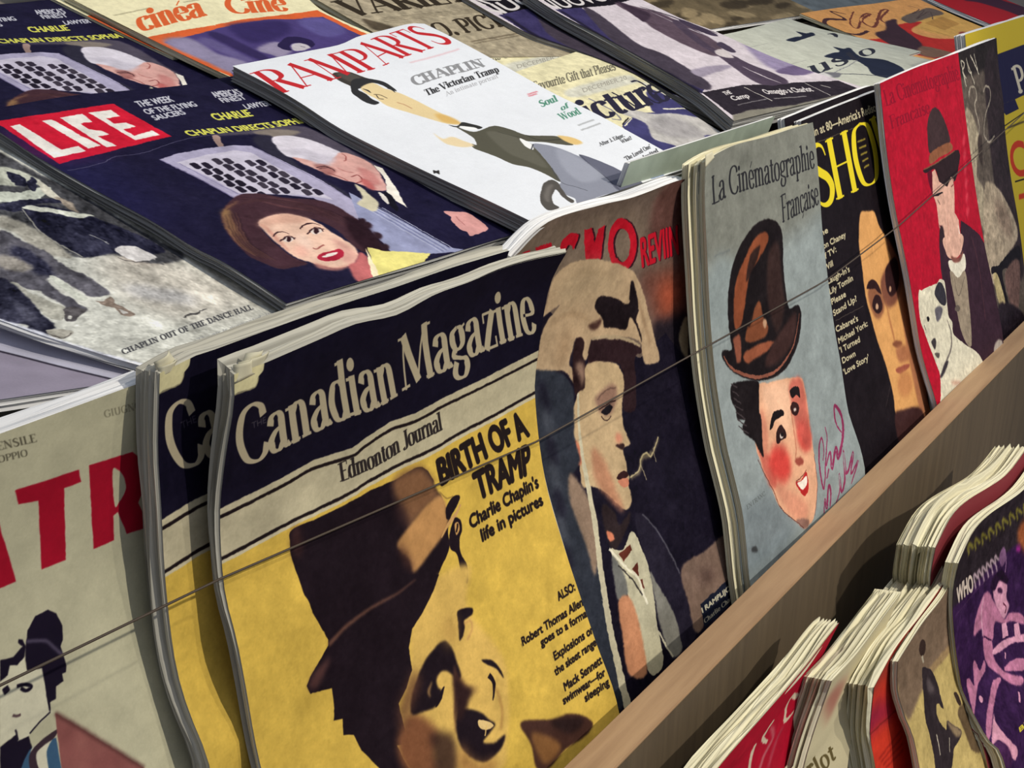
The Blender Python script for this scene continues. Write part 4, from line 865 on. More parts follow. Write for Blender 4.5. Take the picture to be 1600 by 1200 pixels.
@art('cin')
def _(sf):
    c = Canvas(sf, (140,149,149), 1., 3.2)
    c.poly([(1090,230),(1180,215),(1290,180),(1290,320),(1100,420)], (122,124,116), blur=30); c.ell(1190,840,50,70,(120,130,134),10,blur=25); c.ell(1130,460,24,60,(136,146,146),0,blur=20)
    c.org(1060,180,5); T = (40,40,44)
    c.text('La Cinématographie', (262,702), (1068,408), (252,486), T, tr=(1050,212), font='serif', thick=.15, thin=.05, serif=.05, track=-.04); c.text('Française', (808,842), (1100,692), (795,632), T, tr=(1082,500), font='serif', thick=.15, thin=.05, serif=.05, track=-.04)
    c.line([(275,1110),(405,1050)], (110,116,116), 5, 0, blur=1, alpha=.7)
    c.org(0,0,1); BK = (26,20,22)
    c.poly([(1137,480),(1140,440),(1148,405),(1160,378),(1177,354),(1192,344),(1207,343),(1218,353),(1223,375),(1224,420),(1228,455),(1233,482),(1243,477),(1250,480),(1252,500),(1247,535),(1236,562),(1222,582),(1200,593),(1178,594),(1155,587),(1138,574),(1128,556),(1130,547),(1143,546),(1140,520)], BK, blur=1)
    OR = (134,72,46)
    c.poly([(1166,398),(1180,372),(1196,362),(1200,376),(1186,404),(1172,428),(1166,460),(1160,500),(1150,516),(1146,488),(1150,440)], OR, blur=2); c.poly([(1172,500),(1186,470),(1192,492),(1200,510),(1196,525),(1176,535),(1164,530)], (122,70,46), blur=2); c.poly([(1163,552),(1190,536),(1210,534),(1196,550),(1172,566),(1164,566)], (142,80,56), blur=2); c.poly([(1146,530),(1156,524),(1158,560),(1152,568),(1148,548)], (132,76,58), blur=2)
    c.poly([(1172,400),(1188,384),(1180,412),(1166,440)], BK, blur=2, alpha=.8); c.poly([(1164,500),(1180,470),(1172,510)], BK, blur=1, alpha=.8)
    c.poly([(1200,400),(1216,380),(1222,440),(1226,480),(1214,520),(1200,470)], (52,36,34), blur=6); c.poly([(1206,540),(1232,500),(1244,490),(1240,530),(1220,562),(1196,572)], (58,38,36), blur=5)
    c.line([(1131,556),(1142,574),(1160,584),(1184,589),(1208,582),(1228,562),(1242,532),(1249,490)], (136,82,66), (3,8,9,6,2)); c.ell(1195,505,3,8,(190,150,120),0,blur=2)
    FA = (222,168,134)
    c.poly([(1184,602),(1200,598),(1226,592),(1250,590),(1256,600),(1262,635),(1266,670),(1272,710),(1277,760),(1272,806),(1264,820),(1256,825),(1240,812),(1218,792),(1206,764),(1197,745),(1188,722),(1180,690),(1188,676),(1186,640)], FA, blur=1)
    c.poly([(1182,690),(1192,700),(1206,720),(1214,760),(1204,760),(1194,738)], (190,100,84), blur=5)
    c.poly([(1190,608),(1206,600),(1230,598),(1236,640),(1232,680),(1214,660),(1198,640)], (236,190,158), blur=10, alpha=.8); c.poly([(1188,640),(1198,660),(1200,700),(1190,710)], (196,124,100), blur=6, alpha=.8); c.poly([(1212,760),(1240,770),(1262,790),(1256,815),(1232,800)], (206,138,112), blur=8, alpha=.8)
    c.ell(1219,725,17,30,(206,64,58),-8,blur=12,alpha=.95); c.ell(1256,680,11,26,(206,72,64),-8,blur=9,alpha=.9); c.poly([(1234,598),(1252,592),(1262,640),(1268,700),(1254,690),(1242,660),(1236,630)], (186,84,74), blur=6, alpha=.75)
    c.poly([(1145,600),(1180,594),(1186,606),(1186,640),(1190,655),(1191,690),(1193,714),(1184,700),(1178,688),(1166,680),(1160,668),(1164,656),(1152,655),(1150,640),(1142,622)], BK, blur=1)
    for k in range(7): c.line([(1142+k*2,600+k*11),(1152+k*3,606+k*12)], (60,52,54), 3)
    c.poly([(1203,672),(1206,650),(1212,642),(1222,641),(1225,648),(1212,657),(1208,666)], BK); c.poly([(1234,612),(1240,604),(1248,606),(1250,622),(1244,616),(1238,622)], BK)
    c.poly([(1213,690),(1213,676),(1220,664),(1227,672),(1228,684),(1221,688),(1216,694)], (44,26,26)); c.ell(1221,681,2.6,4,(222,206,196),0,blur=1); c.ell(1222,679,2.2,3.2,BK); c.poly([(1235,640),(1238,628),(1246,630),(1249,640),(1243,650)], (52,28,28)); c.ell(1242,640,1.9,3,(210,192,184),0,blur=1)
    c.line([(1236,640),(1240,670),(1244,700),(1243,716),(1248,722)], (176,96,76), 3, blur=1); c.poly([(1242,720),(1250,714),(1256,722),(1248,728)], (150,72,60), blur=2)
    c.poly([(1243,754),(1252,750),(1259,738),(1262,746),(1264,764),(1257,775),(1249,766)], (176,40,40)); c.poly([(1246,755),(1254,750),(1260,744),(1261,756),(1254,765)], (236,224,210)); c.line([(1244,752),(1254,744),(1260,734)], (90,30,30), 2)
    c.poly([(1250,810),(1264,812),(1262,824),(1254,825),(1244,815)], (140,104,92), blur=2); c.line([(1184,718),(1197,746),(1208,766),(1220,794),(1240,812),(1256,825)], (84,44,40), 2); c.line([(1272,710),(1277,760),(1273,806)], (120,60,54), 2)
    c.org(1100,620,5); SG = (134,48,84)
    c.line([(945,235),(960,330),(950,520),(938,715),(915,640),(900,500),(900,380),(918,322),(935,400),(930,500)], SG, (4,8,4)); c.line([(955,540),(985,430),(1000,560),(1030,400),(1050,480),(1085,300),(1075,150),(1020,70),(1030,200),(1075,280)], SG, (5,12,12,5)); c.line([(960,640),(975,560)], SG, 6)
    c.line([(938,910),(945,800),(960,870),(975,700),(992,740),(985,860)], SG, (4,10,6)); c.line([(1030,830),(1060,740),(1058,600),(1075,740),(1100,640),(1090,420),(1115,600),(1165,430),(1150,600),(1205,500),(1150,680)], SG, (4,9,9,5))
    c.text('EN FRANC', (338,882), (480,768), (330,850), (92,98,98), font='serif', thick=.18, thin=.08); c.poly([(372,1180),(395,1165),(410,1170),(420,1210),(380,1215)], (60,62,64), blur=2)
    c.mottle(.03, 40); c.paint(0.588,0.021,16,0.017); return c

@art('cin_back')
def _(sf):
    c = Canvas(sf, (158,170,156), 1., 1.0); c.mottle(.04, 20); return c
@art('cin_lit_edge')
def _(sf):
    c = Canvas(sf, (222,216,184), 1., 1.0); return c
@art('show')
def _(sf):
    c = Canvas(sf, (25,19,24), 1., 3.2); Y = (222,202,44); T = (196,186,152)
    c.text('SHOW', (1276,327), (1420,265), (1258,236), Y, tr=(1402,170), font='serif', thick=.16, thin=.03, serif=.05, track=-.10)
    c.text("Chaplin at 80—America's Rediscovery", (1250,222), (1386,168), (1247,209), T, bold=1); c.line([(1262,228),(1375,184)], (96,86,72), 1.5, 0)
    for k in range(5): c.line([(1340+k*2.5,222+k*10),(1352+k*1.5,217+k*10)], (180,160,60), 5, 0, blur=1, alpha=.8)
    FA = (212,156,96)
    c.poly([(1344,334),(1356,330),(1366,331),(1374,354),(1384,370),(1390,395),(1404,430),(1420,460),(1430,500),(1438,560),(1448,620),(1470,720),(1420,720),(1400,650),(1396,618),(1384,570),(1372,536),(1362,500),(1352,460),(1346,410),(1342,380)], FA, blur=2)
    c.poly([(1385,372),(1402,400),(1425,450),(1440,540),(1452,650),(1440,650),(1420,560),(1410,500),(1400,440)], (150,96,70), blur=6, alpha=.85)
    B_ = (46,26,28)
    c.poly([(1376,440),(1384,420),(1400,400),(1408,430),(1404,466),(1390,480),(1380,470)], (120,74,58), blur=6); c.poly([(1356,460),(1362,446),(1374,452),(1382,480),(1374,498),(1364,490)], (140,90,64), blur=5)
    c.poly([(1354,450),(1358,440),(1365,437),(1373,446),(1377,460),(1368,452),(1360,452)], B_, blur=1); c.poly([(1363,478),(1365,466),(1370,460),(1376,466),(1379,480),(1374,490),(1367,487)], B_, blur=1); c.ell(1370.5,479,2.2,5,(196,156,126),0,blur=1)
    c.poly([(1383,425),(1388,412),(1398,402),(1404,418),(1404,445),(1398,460),(1391,463),(1385,450)], B_, blur=2); c.ell(1391,452,1.8,5,(180,140,112),0,blur=1)
    c.line([(1384,468),(1389,495),(1395,520),(1399,538)], (156,98,64), (3,9,5), blur=4); c.poly([(1394,538),(1402,532),(1410,536),(1404,544)], (128,76,54), blur=3); c.poly([(1400,545),(1416,540),(1422,560),(1406,566)], (166,108,74), blur=6); c.poly([(1399,578),(1408,572),(1420,568),(1420,574),(1408,584)], (150,80,64), blur=2)
    c.ell(1414,600,12,20,(190,130,82),0,blur=8); c.poly([(1398,650),(1412,640),(1440,640),(1450,700),(1410,700)], (60,36,36), blur=4)
    c.line([(1384,636),(1392,600)], (70,60,60), 2, blur=1)
    def t(s, bl, br): c.text(s, bl, br, (bl[0]-2, bl[1]-9), T, bold=1.2)
    t('The', (1276,373), (1294,363)); t('Lon Chaney', (1283,391), (1322,370)); t('of TV:', (1285,408), (1307,393)); t('Will', (1289,424), (1302,415)); t("Laugh-In's", (1294,444), (1328,424)); t('Lily Tomlin', (1297,460), (1333,438)); t('Please', (1300,476), (1322,463)); t('Stand Up?', (1303,494), (1339,470))
    c.line([(1306,501),(1349,478)], (90,80,70), 1.5, 0)
    t("Cabaret's", (1307,519), (1341,501)); t('Michael York:', (1311,537), (1356,509)); t("'I Turned", (1313,552), (1344,534)); t('Down', (1317,568), (1337,556)); t("'Love Story'", (1319,586), (1358,562))
    c.paint(0.462,0.021,17,0.014); return c

@art('red')
def _(sf):
    c = Canvas(sf, (168,18,42), 1., 3.0); DR = (122,14,38)
    c.text('La Cinématographie', (1384,166), (1500,124), (1378,142), DR, font='serif', thick=.16, thin=.06, track=-.03, alpha=.8); c.text('Française', (1392,202), (1454,176), (1388,182), DR, font='serif', thick=.16, thin=.06, track=-.03, alpha=.8)
    c.org(1280,160,5); HB = (58,42,44)
    c.poly([(865,400),(848,280),(845,170),(870,70),(905,40),(950,80),(1000,200),(1022,315),(940,350)], HB, blur=1); c.poly([(865,405),(940,345),(1022,315),(1038,372),(940,432),(868,482)], (134,84,58), blur=1)
    c.poly([(815,527),(905,480),(1060,376),(1098,398),(1094,470),(1078,560),(1062,610),(1030,630),(1005,660),(940,620),(905,522),(838,552)], (42,28,32)); c.line([(818,525),(905,478),(1060,378)], (120,76,56), 4)
    FA = (208,164,146)
    c.poly([(880,545),(905,522),(938,620),(1000,660),(1030,580),(1050,600),(1056,700),(1058,860),(1090,920),(1110,1100),(1110,1190),(990,1190),(960,1080),(935,960),(918,800),(888,720)], FA, 0); c.poly([(845,560),(880,540),(888,720),(930,830),(900,760),(866,660)], (90,14,36))
    c.line([(890,735),(930,720),(965,705)], K, (3,8,3)); c.line([(925,760),(945,800)], (60,34,36), 4); c.line([(1040,590),(1050,640),(1030,660)], (120,64,60), 4); c.line([(940,960),(965,985)], (120,50,56), 5); c.poly([(940,1000),(965,970),(985,1100),(985,1200),(945,1200)], (50,34,40), blur=2)
    c.line([(1085,960),(1110,1100),(1120,1200)], (222,216,206), 5); c.line([(1000,900),(1010,1000),(1000,1100)], (176,124,110), 4, blur=2)
    for k in range(6): c.ell(1130+k*6, 300+k*110, 10, 45, (214,80,90), 5, blur=6, alpha=.6)
    c.org(0,0,1); CO = (52,32,44)
    c.poly([(1501,344),(1515,354),(1530,366),(1545,392),(1560,460),(1575,560),(1580,640),(1500,640),(1490,540),(1478,470),(1470,420),(1468,380),(1478,378),(1500,440)], CO, 0); c.line([(1518,370),(1530,420),(1540,500)], (84,50,58), 4, blur=2)
    c.poly([(1482,408),(1495,406),(1506,396),(1509,418),(1498,435),(1486,424)], (216,210,192)); c.poly([(1474,372),(1503,366),(1503,390),(1494,404),(1484,404),(1478,394)], FA); c.poly([(1486,400),(1496,403),(1505,392),(1500,408),(1490,410)], (120,74,66), blur=2)
    c.poly([(1484,424),(1497,434),(1508,424),(1514,470),(1518,540),(1504,524),(1494,480)], (146,132,114)); c.line([(1490,430),(1498,462),(1507,432)], (90,80,72), 3); c.ell(1496,482,4,5,(100,90,82))
    c.org(1280,380,5); DG = (208,202,180)
    c.poly([(780,370),(800,368),(830,350),(920,312),(940,282),(975,292),(990,380),(1010,560),(1040,620),(1050,708),(1140,790),(1230,850),(1280,930),(1250,970),(1180,1100),(1150,1300),(960,1300),(950,1190),(945,1040),(920,960),(860,800),(820,690),(790,600),(775,450)], DG); c.poly([(900,385),(925,315),(955,310),(985,380),(992,470),(960,484),(915,430)], (48,46,54)); c.poly([(905,520),(940,490),(965,520),(945,590),(920,610)], (96,92,100), blur=2)
    c.poly([(840,580),(855,572),(862,600),(848,615)], K); c.poly([(876,770),(900,740),(914,770),(905,830),(885,800)], (60,54,56), blur=1); c.line([(1000,600),(1030,700),(1030,820),(990,930),(955,1030)], (110,102,98), (4,9,8,4), blur=1); c.line([(820,640),(832,680)], (70,64,62), 4); c.poly([(900,860),(940,860),(930,900)], (90,84,80), blur=1); c.poly([(945,1040),(985,930),(1010,930),(965,1040)], (54,48,54), blur=2); c.ell(1070,1090,40,16,(190,150,130),0,blur=6)
    c.ell(1400,820,34,70,(170,160,150),10,blur=3)
    c.mottle(.04, 12); c.paint(0.462,0.025,18,0.01); return c

@art('ran')
def _(sf):
    c = Canvas(sf, (92,82,74), 1., 2.6); W = (190,182,164)
    c.poly([(1495,84),(1560,58),(1562,96),(1500,120)], (40,34,34), blur=6); c.poly([(1540,90),(1562,90),(1580,250),(1600,420),(1580,420),(1556,300),(1542,180)], (48,38,42), blur=6)
    c.org(1280,0,5)
    c.line([(1105,470),(1150,680)], W, 6, 0); c.line([(1105,465),(1135,500),(1120,560),(1150,610)], W, 5); c.line([(1150,460),(1215,660)], W, 6, 0); c.line([(1150,450),(1170,560),(1190,560)], W, 5); c.line([(1180,430),(1250,580)], W, 6, 0); c.line([(1210,420),(1240,560)], W, 4, 0)
    c.line([(1170,760),(1180,690),(1215,680),(1230,760),(1215,830),(1250,980),(1240,1080)], (156,146,130), 7); c.line([(1280,720),(1300,680),(1330,690),(1335,780),(1300,900),(1290,1050),(1330,1110),(1370,1060)], (150,140,126), 7)
    c.line([(1430,680),(1450,740),(1470,750)], W, 5); c.line([(1450,630),(1480,740),(1500,740)], W, 5)
    c.org(1280,160,5)
    c.poly([(1140,60),(1200,100),(1250,300),(1230,560),(1290,700),(1300,1000),(1270,960),(1220,700),(1160,300)], (158,146,124), blur=4); c.poly([(1240,280),(1270,260),(1275,480),(1250,430)], (60,50,46), blur=3)
    c.poly([(1290,690),(1330,620),(1420,700),(1500,850),(1550,1000),(1530,1110),(1450,1220),(1400,1400),(1320,1400),(1290,1200)], (170,154,132), blur=3); c.ell(1440,900,50,160,(126,106,92),-20,blur=16,alpha=.7)
    c.org(1280,380,5); c.poly([(1345,190),(1400,170),(1500,60),(1560,20),(1570,120),(1480,190),(1430,240),(1500,560),(1470,560),(1400,260),(1350,240)], K); c.poly([(1360,260),(1400,260),(1470,540),(1410,480)], (180,164,120)); c.poly([(1450,250),(1560,130),(1560,480),(1520,550)], (110,84,78), blur=3); c.poly([(1400,480),(1600,560),(1600,900),(1440,900)], (38,30,38), blur=4)
    c.mottle(.07, 14); c.paint(0.84,0.059,19,0.017); return c

@art('pour')
def _(sf):
    c = Canvas(sf, (206,182,52), 1., 2.0); B_ = (32,30,66)
    c.poly([(1540,92),(1566,82),(1640,55),(1640,130),(1586,155),(1560,165)], B_, 0); c.poly([(1560,165),(1586,155),(1592,170),(1572,180)], B_, 0)
    c.text('Pou', (1591,146), (1630,132), (1580,106), (206,198,176), font='serif', thick=.2, thin=.1); c.line([(1574,200),(1600,190)], (80,68,44), 5, 0, blur=1)
    c.org(1280,160,5); c.text('CI', (1520,590), (1680,540), (1470,320), (200,60,36), bold=3); c.line([(1530,620),(1700,570)], K, 4, 0); c.line([(1560,740),(1700,700)], (200,60,36), 14, 0, blur=1)
    c.line([(1440,190),(1600,80)], (40,34,30), 3, 0)
    return c

@art('cinea')
def _(sf):
    c = Canvas(sf, (232,224,184), 1., 2.8); O = (214,98,52); V = (74,62,116)
    c.org(0,0,5)
    c.poly([(1110,300),(1400,240),(1680,195),(1900,150),(2200,118),(2480,80),(2700,190),(3300,460),(3300,800),(1900,640)], O, 0)
    c.poly([(1280,330),(1560,262),(1700,220),(1900,180),(2100,150),(2300,150),(2520,130),(2700,220),(3000,360),(2400,520),(1830,600),(1800,560)], V, 0)
    c.poly([(1280,330),(1420,290),(1560,330),(1700,420),(1930,480),(1850,580),(1600,480)], (140,132,160), 1, blur=6); c.poly([(1560,330),(1640,300),(1900,430),(2000,480),(1880,470)], (96,86,132), blur=5)
    c.poly([(1640,280),(1720,260),(2100,450),(2030,470)], (52,42,86), blur=4); c.poly([(1800,190),(2200,165),(2260,260),(2000,340),(1840,270)], (52,42,90), blur=8); c.poly([(2330,160),(2520,140),(2700,240),(2560,290),(2400,230)], (92,84,140), blur=6)
    c.poly([(2010,390),(2080,340),(2180,330),(2280,400),(2190,450),(2130,430)], (150,140,166), blur=4)
    c.poly([(2166,352),(2200,318),(2240,290),(2330,288),(2430,312),(2458,345),(2430,372),(2380,345),(2300,335),(2260,360),(2280,395),(2210,385)], (40,32,70)); c.poly([(2275,352),(2330,335),(2400,350),(2420,375),(2340,400),(2290,390)], (190,184,190), blur=1); c.line([(2350,362),(2385,368)], (60,50,80), 3)
    c.text('cinéa', (1100,246), (1620,118), (1030,100), O, font='serif', thick=.24, thin=.05, serif=0.02, track=-.02); c.text('Ciné', (1790,110), (2260,82), (1742,-20), O, font='serif', thick=.24, thin=.05, serif=0.02, track=-.02)
    c.text('Cinéa', (730,95), (1180,10), (690,-40), O, font='serif', thick=.24, thin=.05, serif=.02) if False else None
    for a, b in (((890,122),(1180,60)),((1430,18),(1600,-10))): c.line([a, b], (140,132,104), 4, 0, blur=1, alpha=.7)
    c.paint(0.504,0.025,20); return c

@art('variety')
def _(sf):
    c = Canvas(sf, (166,154,130), 1., 2.4); T = (52,44,34); c.org(560,0,5)
    c.text('VARIETY', (-60,128), (1040,-20), (-200,10), T, tr=(880,-130), font='serif', thick=.24, thin=.07, serif=.08, track=-.04)
    for k in range(3): c.line([(200,140+k*14),(1100,52+k*12)], (128,118,98), 3, 0, blur=1)
    c.poly([(30,150),(100,160),(280,215),(180,240),(100,220)], (84,74,60), blur=4)
    c.text('O. PICTURE', (640,290), (1420,150), (540,190), T, font='serif', thick=.22, thin=.08, serif=.06); c.line([(880,325),(1240,262)], (120,108,88), 6, 0, blur=1); c.line([(900,340),(1260,278)], (120,108,88), 4, 0, blur=1)
    c.mottle(.06, 14); c.paint(0.504,0.034,21); return c

@art('picture')
def _(sf):
    c = Canvas(sf, (224,216,176), 1., 2.8); V = (64,62,106); c.org(800,0,5)
    c.poly([(430,700),(860,590),(980,620),(1060,700),(1010,640),(520,760)], (206,204,188), blur=4)
    c.text('The Favourite Gift that Pleases', (60,738), (812,545), (40,672), (110,106,90), font='serif', thick=.2, thin=.09, track=-.02); c.text('DECEMBER 20', (560,722), (900,620), (545,690), (150,146,134))
    c.poly([(860,980),(930,920),(1010,880),(1200,880),(1500,1000),(1700,1100),(1900,1400),(1300,1500),(1000,1200)], V, 0); c.poly([(1060,700),(1250,760),(1450,830),(1600,920),(1700,1000),(1400,930),(1250,890),(1100,870)], V, blur=2)
    c.poly([(840,880),(950,860),(1100,890),(1300,890),(1600,960),(1640,1060),(1500,1060),(1560,1200),(1400,1180),(1250,1130),(1100,1080),(1040,960)], (186,182,178), blur=2); c.poly([(1060,960),(1200,900),(1450,1000),(1480,1080),(1200,1060)], (160,156,156), blur=10)
    B_ = (44,42,60)
    c.text('Picture', (420,1010), (1250,770), (290,850), B_, tr=(1080,585), font='serif', thick=.2, thin=.07, serif=.03, track=-.04)
    for p in ([(930,640),(1000,640),(1160,770),(1120,800),(960,700)],[(780,720),(900,790),(960,830)]): c.line(p, B_, 8)
    c.line([(600,770),(760,850),(850,930),(780,930)], (130,128,136), 6); c.line([(1110,690),(1250,770),(1380,840),(1180,850)], (214,210,190), 7)
    c.line([(860,975),(910,920)], K, 4, 0); c.line([(880,985),(935,925)], (226,220,190), 4, 0); c.mottle(.03, 20); c.paint(0.63,0.029,22); return c

@art('nuovo')
def _(sf):
    c = Canvas(sf, (204,194,200), 1., 2.8); D = (74,62,78); V = (58,52,92); W = (214,208,206); c.org(800,0,5)
    c.poly([(40,-120),(380,80),(560,60),(780,40),(920,0),(700,-150)], (22,18,26), 0)
    c.text('CINEMA', (150,20), (560,-50), (60,-20), W, bold=2); c.text('NUOVO', (300,82), (760,0), (195,12), W, tr=(660,-60), bold=2.5)
    c.poly([(340,75),(540,60),(740,190),(920,320),(1150,430),(1535,650),(1480,730),(1200,600),(760,330)], V, 0); c.poly([(560,70),(680,110),(980,340),(1200,430),(1530,640),(1500,700),(1180,560),(820,350)], (66,58,70), blur=3); c.line([(380,85),(800,340),(1200,560),(1480,720)], (30,26,44), 16, blur=4)
    c.poly([(800,20),(1000,60),(1200,120),(1600,330),(1600,440),(1350,350),(1100,220),(1040,170),(940,110)], (88,72,84), blur=3); c.poly([(820,10),(960,60),(1080,110),(1040,170),(980,140)], (60,46,60), blur=3)
    c.line([(1080,90),(1300,190),(1500,270),(1620,310)], (204,198,206), (2,7,3), blur=1); c.line([(1000,50),(1250,130),(1600,260)], (48,40,52), (4,14,8), blur=2)
    c.org(1060,0,5)
    c.poly([(-40,180),(150,340),(300,430),(450,540),(600,640),(760,680),(860,640),(740,570),(560,500),(420,430),(280,380),(120,260),(0,160)], D, blur=2); c.poly([(300,350),(340,330),(450,400),(400,405)], (70,60,78), blur=1); c.poly([(0,150),(100,180),(300,270),(250,275),(60,200)], (62,52,70), blur=1)
    c.poly([(280,400),(350,385),(430,450),(330,440)], (200,190,190), blur=2); c.line([(500,520),(650,590),(800,650)], (210,200,204), (2,8,2), blur=1)
    c.poly([(460,280),(640,320),(860,450),(1020,520),(1040,560),(900,570),(740,540),(620,460)], (146,134,164), blur=10); c.poly([(760,560),(900,510),(1040,500),(1060,560),(940,590)], (104,90,122), blur=3)
    c.poly([(100,550),(300,510),(420,520),(250,580),(170,600)], (150,140,156), blur=3)
    c.poly([(180,722),(500,665),(650,660),(740,670),(900,645),(1250,630),(1400,690),(1200,760),(900,830),(560,870),(420,900)], (42,36,44), 0); c.poly([(420,900),(560,860),(900,820),(1250,740),(1500,690),(1500,760),(900,900),(430,950)], (128,124,112), 0, blur=2)
    c.line([(515,682),(735,788)], (206,200,190), 4, 0); c.line([(985,648),(1190,745)], (190,184,178), 3, 0)
    c.text('THE', (370,745), (420,730), (340,718), W, bold=1); c.text('Camp', (430,785), (560,760), (395,752), W, bold=1); c.text('Omaggio a Charlot', (690,735), (1060,712), (640,698), W, bold=1); c.line([(745,770),(1000,752)], (150,146,146), 4, 0, blur=1); c.line([(460,820),(700,770)], (150,146,146), 3, 0, blur=1); c.line([(1110,665),(1190,685)], (190,184,178), 4, 0)
    c.paint(0.672,0.029,23,0.017); return c

@art('mus')
def _(sf):
    c = Canvas(sf, (190,192,178), 1., 2.6); c.org(1060,0,5); D = (44,46,58)
    c.text('usto', (1040,590), (1560,405), (975,490), D, tr=(1490,345), font='serif', thick=.14, thin=.05, serif=.02)
    c.poly([(1140,440),(1200,415),(1260,400),(1205,365),(1290,380),(1340,375),(1400,430),(1460,450),(1620,470),(1760,540),(1760,620),(1540,590),(1470,520),(1380,470),(1300,470),(1200,455)], (34,40,58), blur=1)
    c.line([(1220,565),(1320,520),(1400,470)], (120,120,126), 3, 0); c.line([(1220,575),(1400,580),(1540,590),(1700,600)], (58,62,74), (5,7,4)); c.poly([(1100,570),(1210,565),(1270,575),(1250,605),(1180,600)], (112,112,118), blur=1)
    c.poly([(920,560),(1100,560),(1200,600),(1150,680),(940,640)], (200,198,196), blur=4); c.line([(800,520),(1000,470)], (150,150,144), 2, 0, blur=1); c.mottle(.02, 30); c.paint(0.588,0.017,24); return c

@art('orange')
def _(sf):
    c = Canvas(sf, (224,162,98), 1., 2.4); c.org(1280,0,5); D = (74,48,52); R_ = (190,48,44)
    c.poly([(650,160),(900,80),(1300,180),(1500,300),(1300,320),(900,260)], (216,168,92), blur=14)
    c.poly([(350,320),(500,300),(620,300),(600,200),(800,170),(720,240),(900,300),(1200,300),(1400,330),(1300,400),(1000,460),(860,450),(640,400),(500,380)], R_, blur=2)
    c.line([(210,110),(90,90),(200,150),(60,150),(50,190),(150,240),(300,270),(380,240)], D, (6,16,14,12)); c.line([(270,90),(240,180),(300,220),(340,120),(400,110),(330,160),(430,210),(480,90),(540,80),(480,150),(560,200)], (120,66,54), (5,12,8)); c.poly([(520,170),(600,150),(620,200),(800,340),(760,420),(620,380),(440,270),(520,230)], (64,44,54), blur=3)
    c.poly([(640,140),(760,90),(860,62),(975,105),(880,130),(760,170),(700,180)], (106,92,84), blur=2); c.line([(690,45),(780,70),(720,110),(820,80),(760,150),(860,90),(890,155)], (80,64,62), 4)
    c.poly([(800,360),(1000,400),(1040,420),(900,450),(780,420)], (130,100,84), blur=3); c.line([(800,215),(1060,295)], (130,84,50), 3, 0); c.poly([(820,180),(960,130),(1100,185),(980,235)], (190,142,76), 0, blur=1); c.ell(1140,275,50,24,(150,70,60),20,blur=2); c.poly([(1280,300),(1420,300),(1600,380),(1500,420)], (216,176,70), blur=4)
    c.paint(0.672,0.034,25); return c

@art('scarlet')
def _(sf):
    c = Canvas(sf, (182,28,40), 1., 1.6); c.org(1280,0,5); c.poly([(1130,0),(1250,20),(1450,80),(1650,150),(1700,90),(1450,10),(1300,-40)], (72,34,56), blur=4); c.poly([(1560,180),(1700,140),(1760,260),(1540,265),(1515,245)], (206,140,110), blur=2); return c
@art('slate')
def _(sf):
    c = Canvas(sf, (104,112,116), 1., 1.2); c.mottle(.05, 20); return c
@art('umber')
def _(sf):
    c = Canvas(sf, (112,98,74), 1., 1.6); c.org(0,0,1)
    for k in range(30):
        g = np.random.default_rng(k+50); c.ell(g.uniform(940,1300), g.uniform(-30,40), g.uniform(8,26), g.uniform(3,9), (70,60,46) if k % 2 else (150,132,100), g.uniform(-20,20), blur=4)
    c.paint(1.26,0.05,31); return c
@art('b_life')
def _(sf):
    c = Canvas(sf, (166,20,44), 1., 2.4); c.org(1080,960,5); W = (200,184,160)
    c.line([(905,510),(870,560),(830,640),(790,640),(745,720),(735,830),(800,760)], W, (6,10,6)); c.line([(650,820),(560,960),(590,1000)], W, (12,9,6)); c.line([(505,1010),(470,1100),(450,1250)], W, (8,12,10)); c.line([(620,880),(640,960),(570,1100),(520,1250)], (190,130,130), (5,10,12), blur=3, alpha=.7); c.line([(720,880),(660,1000),(600,1200)], (180,110,116), (5,10,10), blur=5, alpha=.6)
    c.paint(0.63,0.029,26); return c
@art('b_white')
def _(sf):
    c = Canvas(sf, (196,186,152), 1., 2.6); c.org(1080,960,5); c.poly([(1040,700),(1150,540),(1200,540),(1130,700),(1080,820)], (150,70,66), blur=14, alpha=.6)
    c.text('Charlot', (700,1520), (1132,1120), (640,1380), (96,84,52), tr=(1100,1000), font='serif', thick=.17, thin=.1, serif=0); return c
@art('b_orange')
def _(sf):
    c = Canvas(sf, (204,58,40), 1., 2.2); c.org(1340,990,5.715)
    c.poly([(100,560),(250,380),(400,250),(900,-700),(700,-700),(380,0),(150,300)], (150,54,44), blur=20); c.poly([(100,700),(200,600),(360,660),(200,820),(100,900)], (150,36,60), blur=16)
    for k in range(4): c.line([(190+k*20,1120+k*26),(390+k*6,860+k*60)], (150,36,30), 4, 0, blur=2)
    c.line([(80,930),(230,790),(390,640)], (120,34,34), 3, blur=1); c.paint(0.504,0.029,29); return c  # thin dark red line: shadow of a cord, painted into the cover
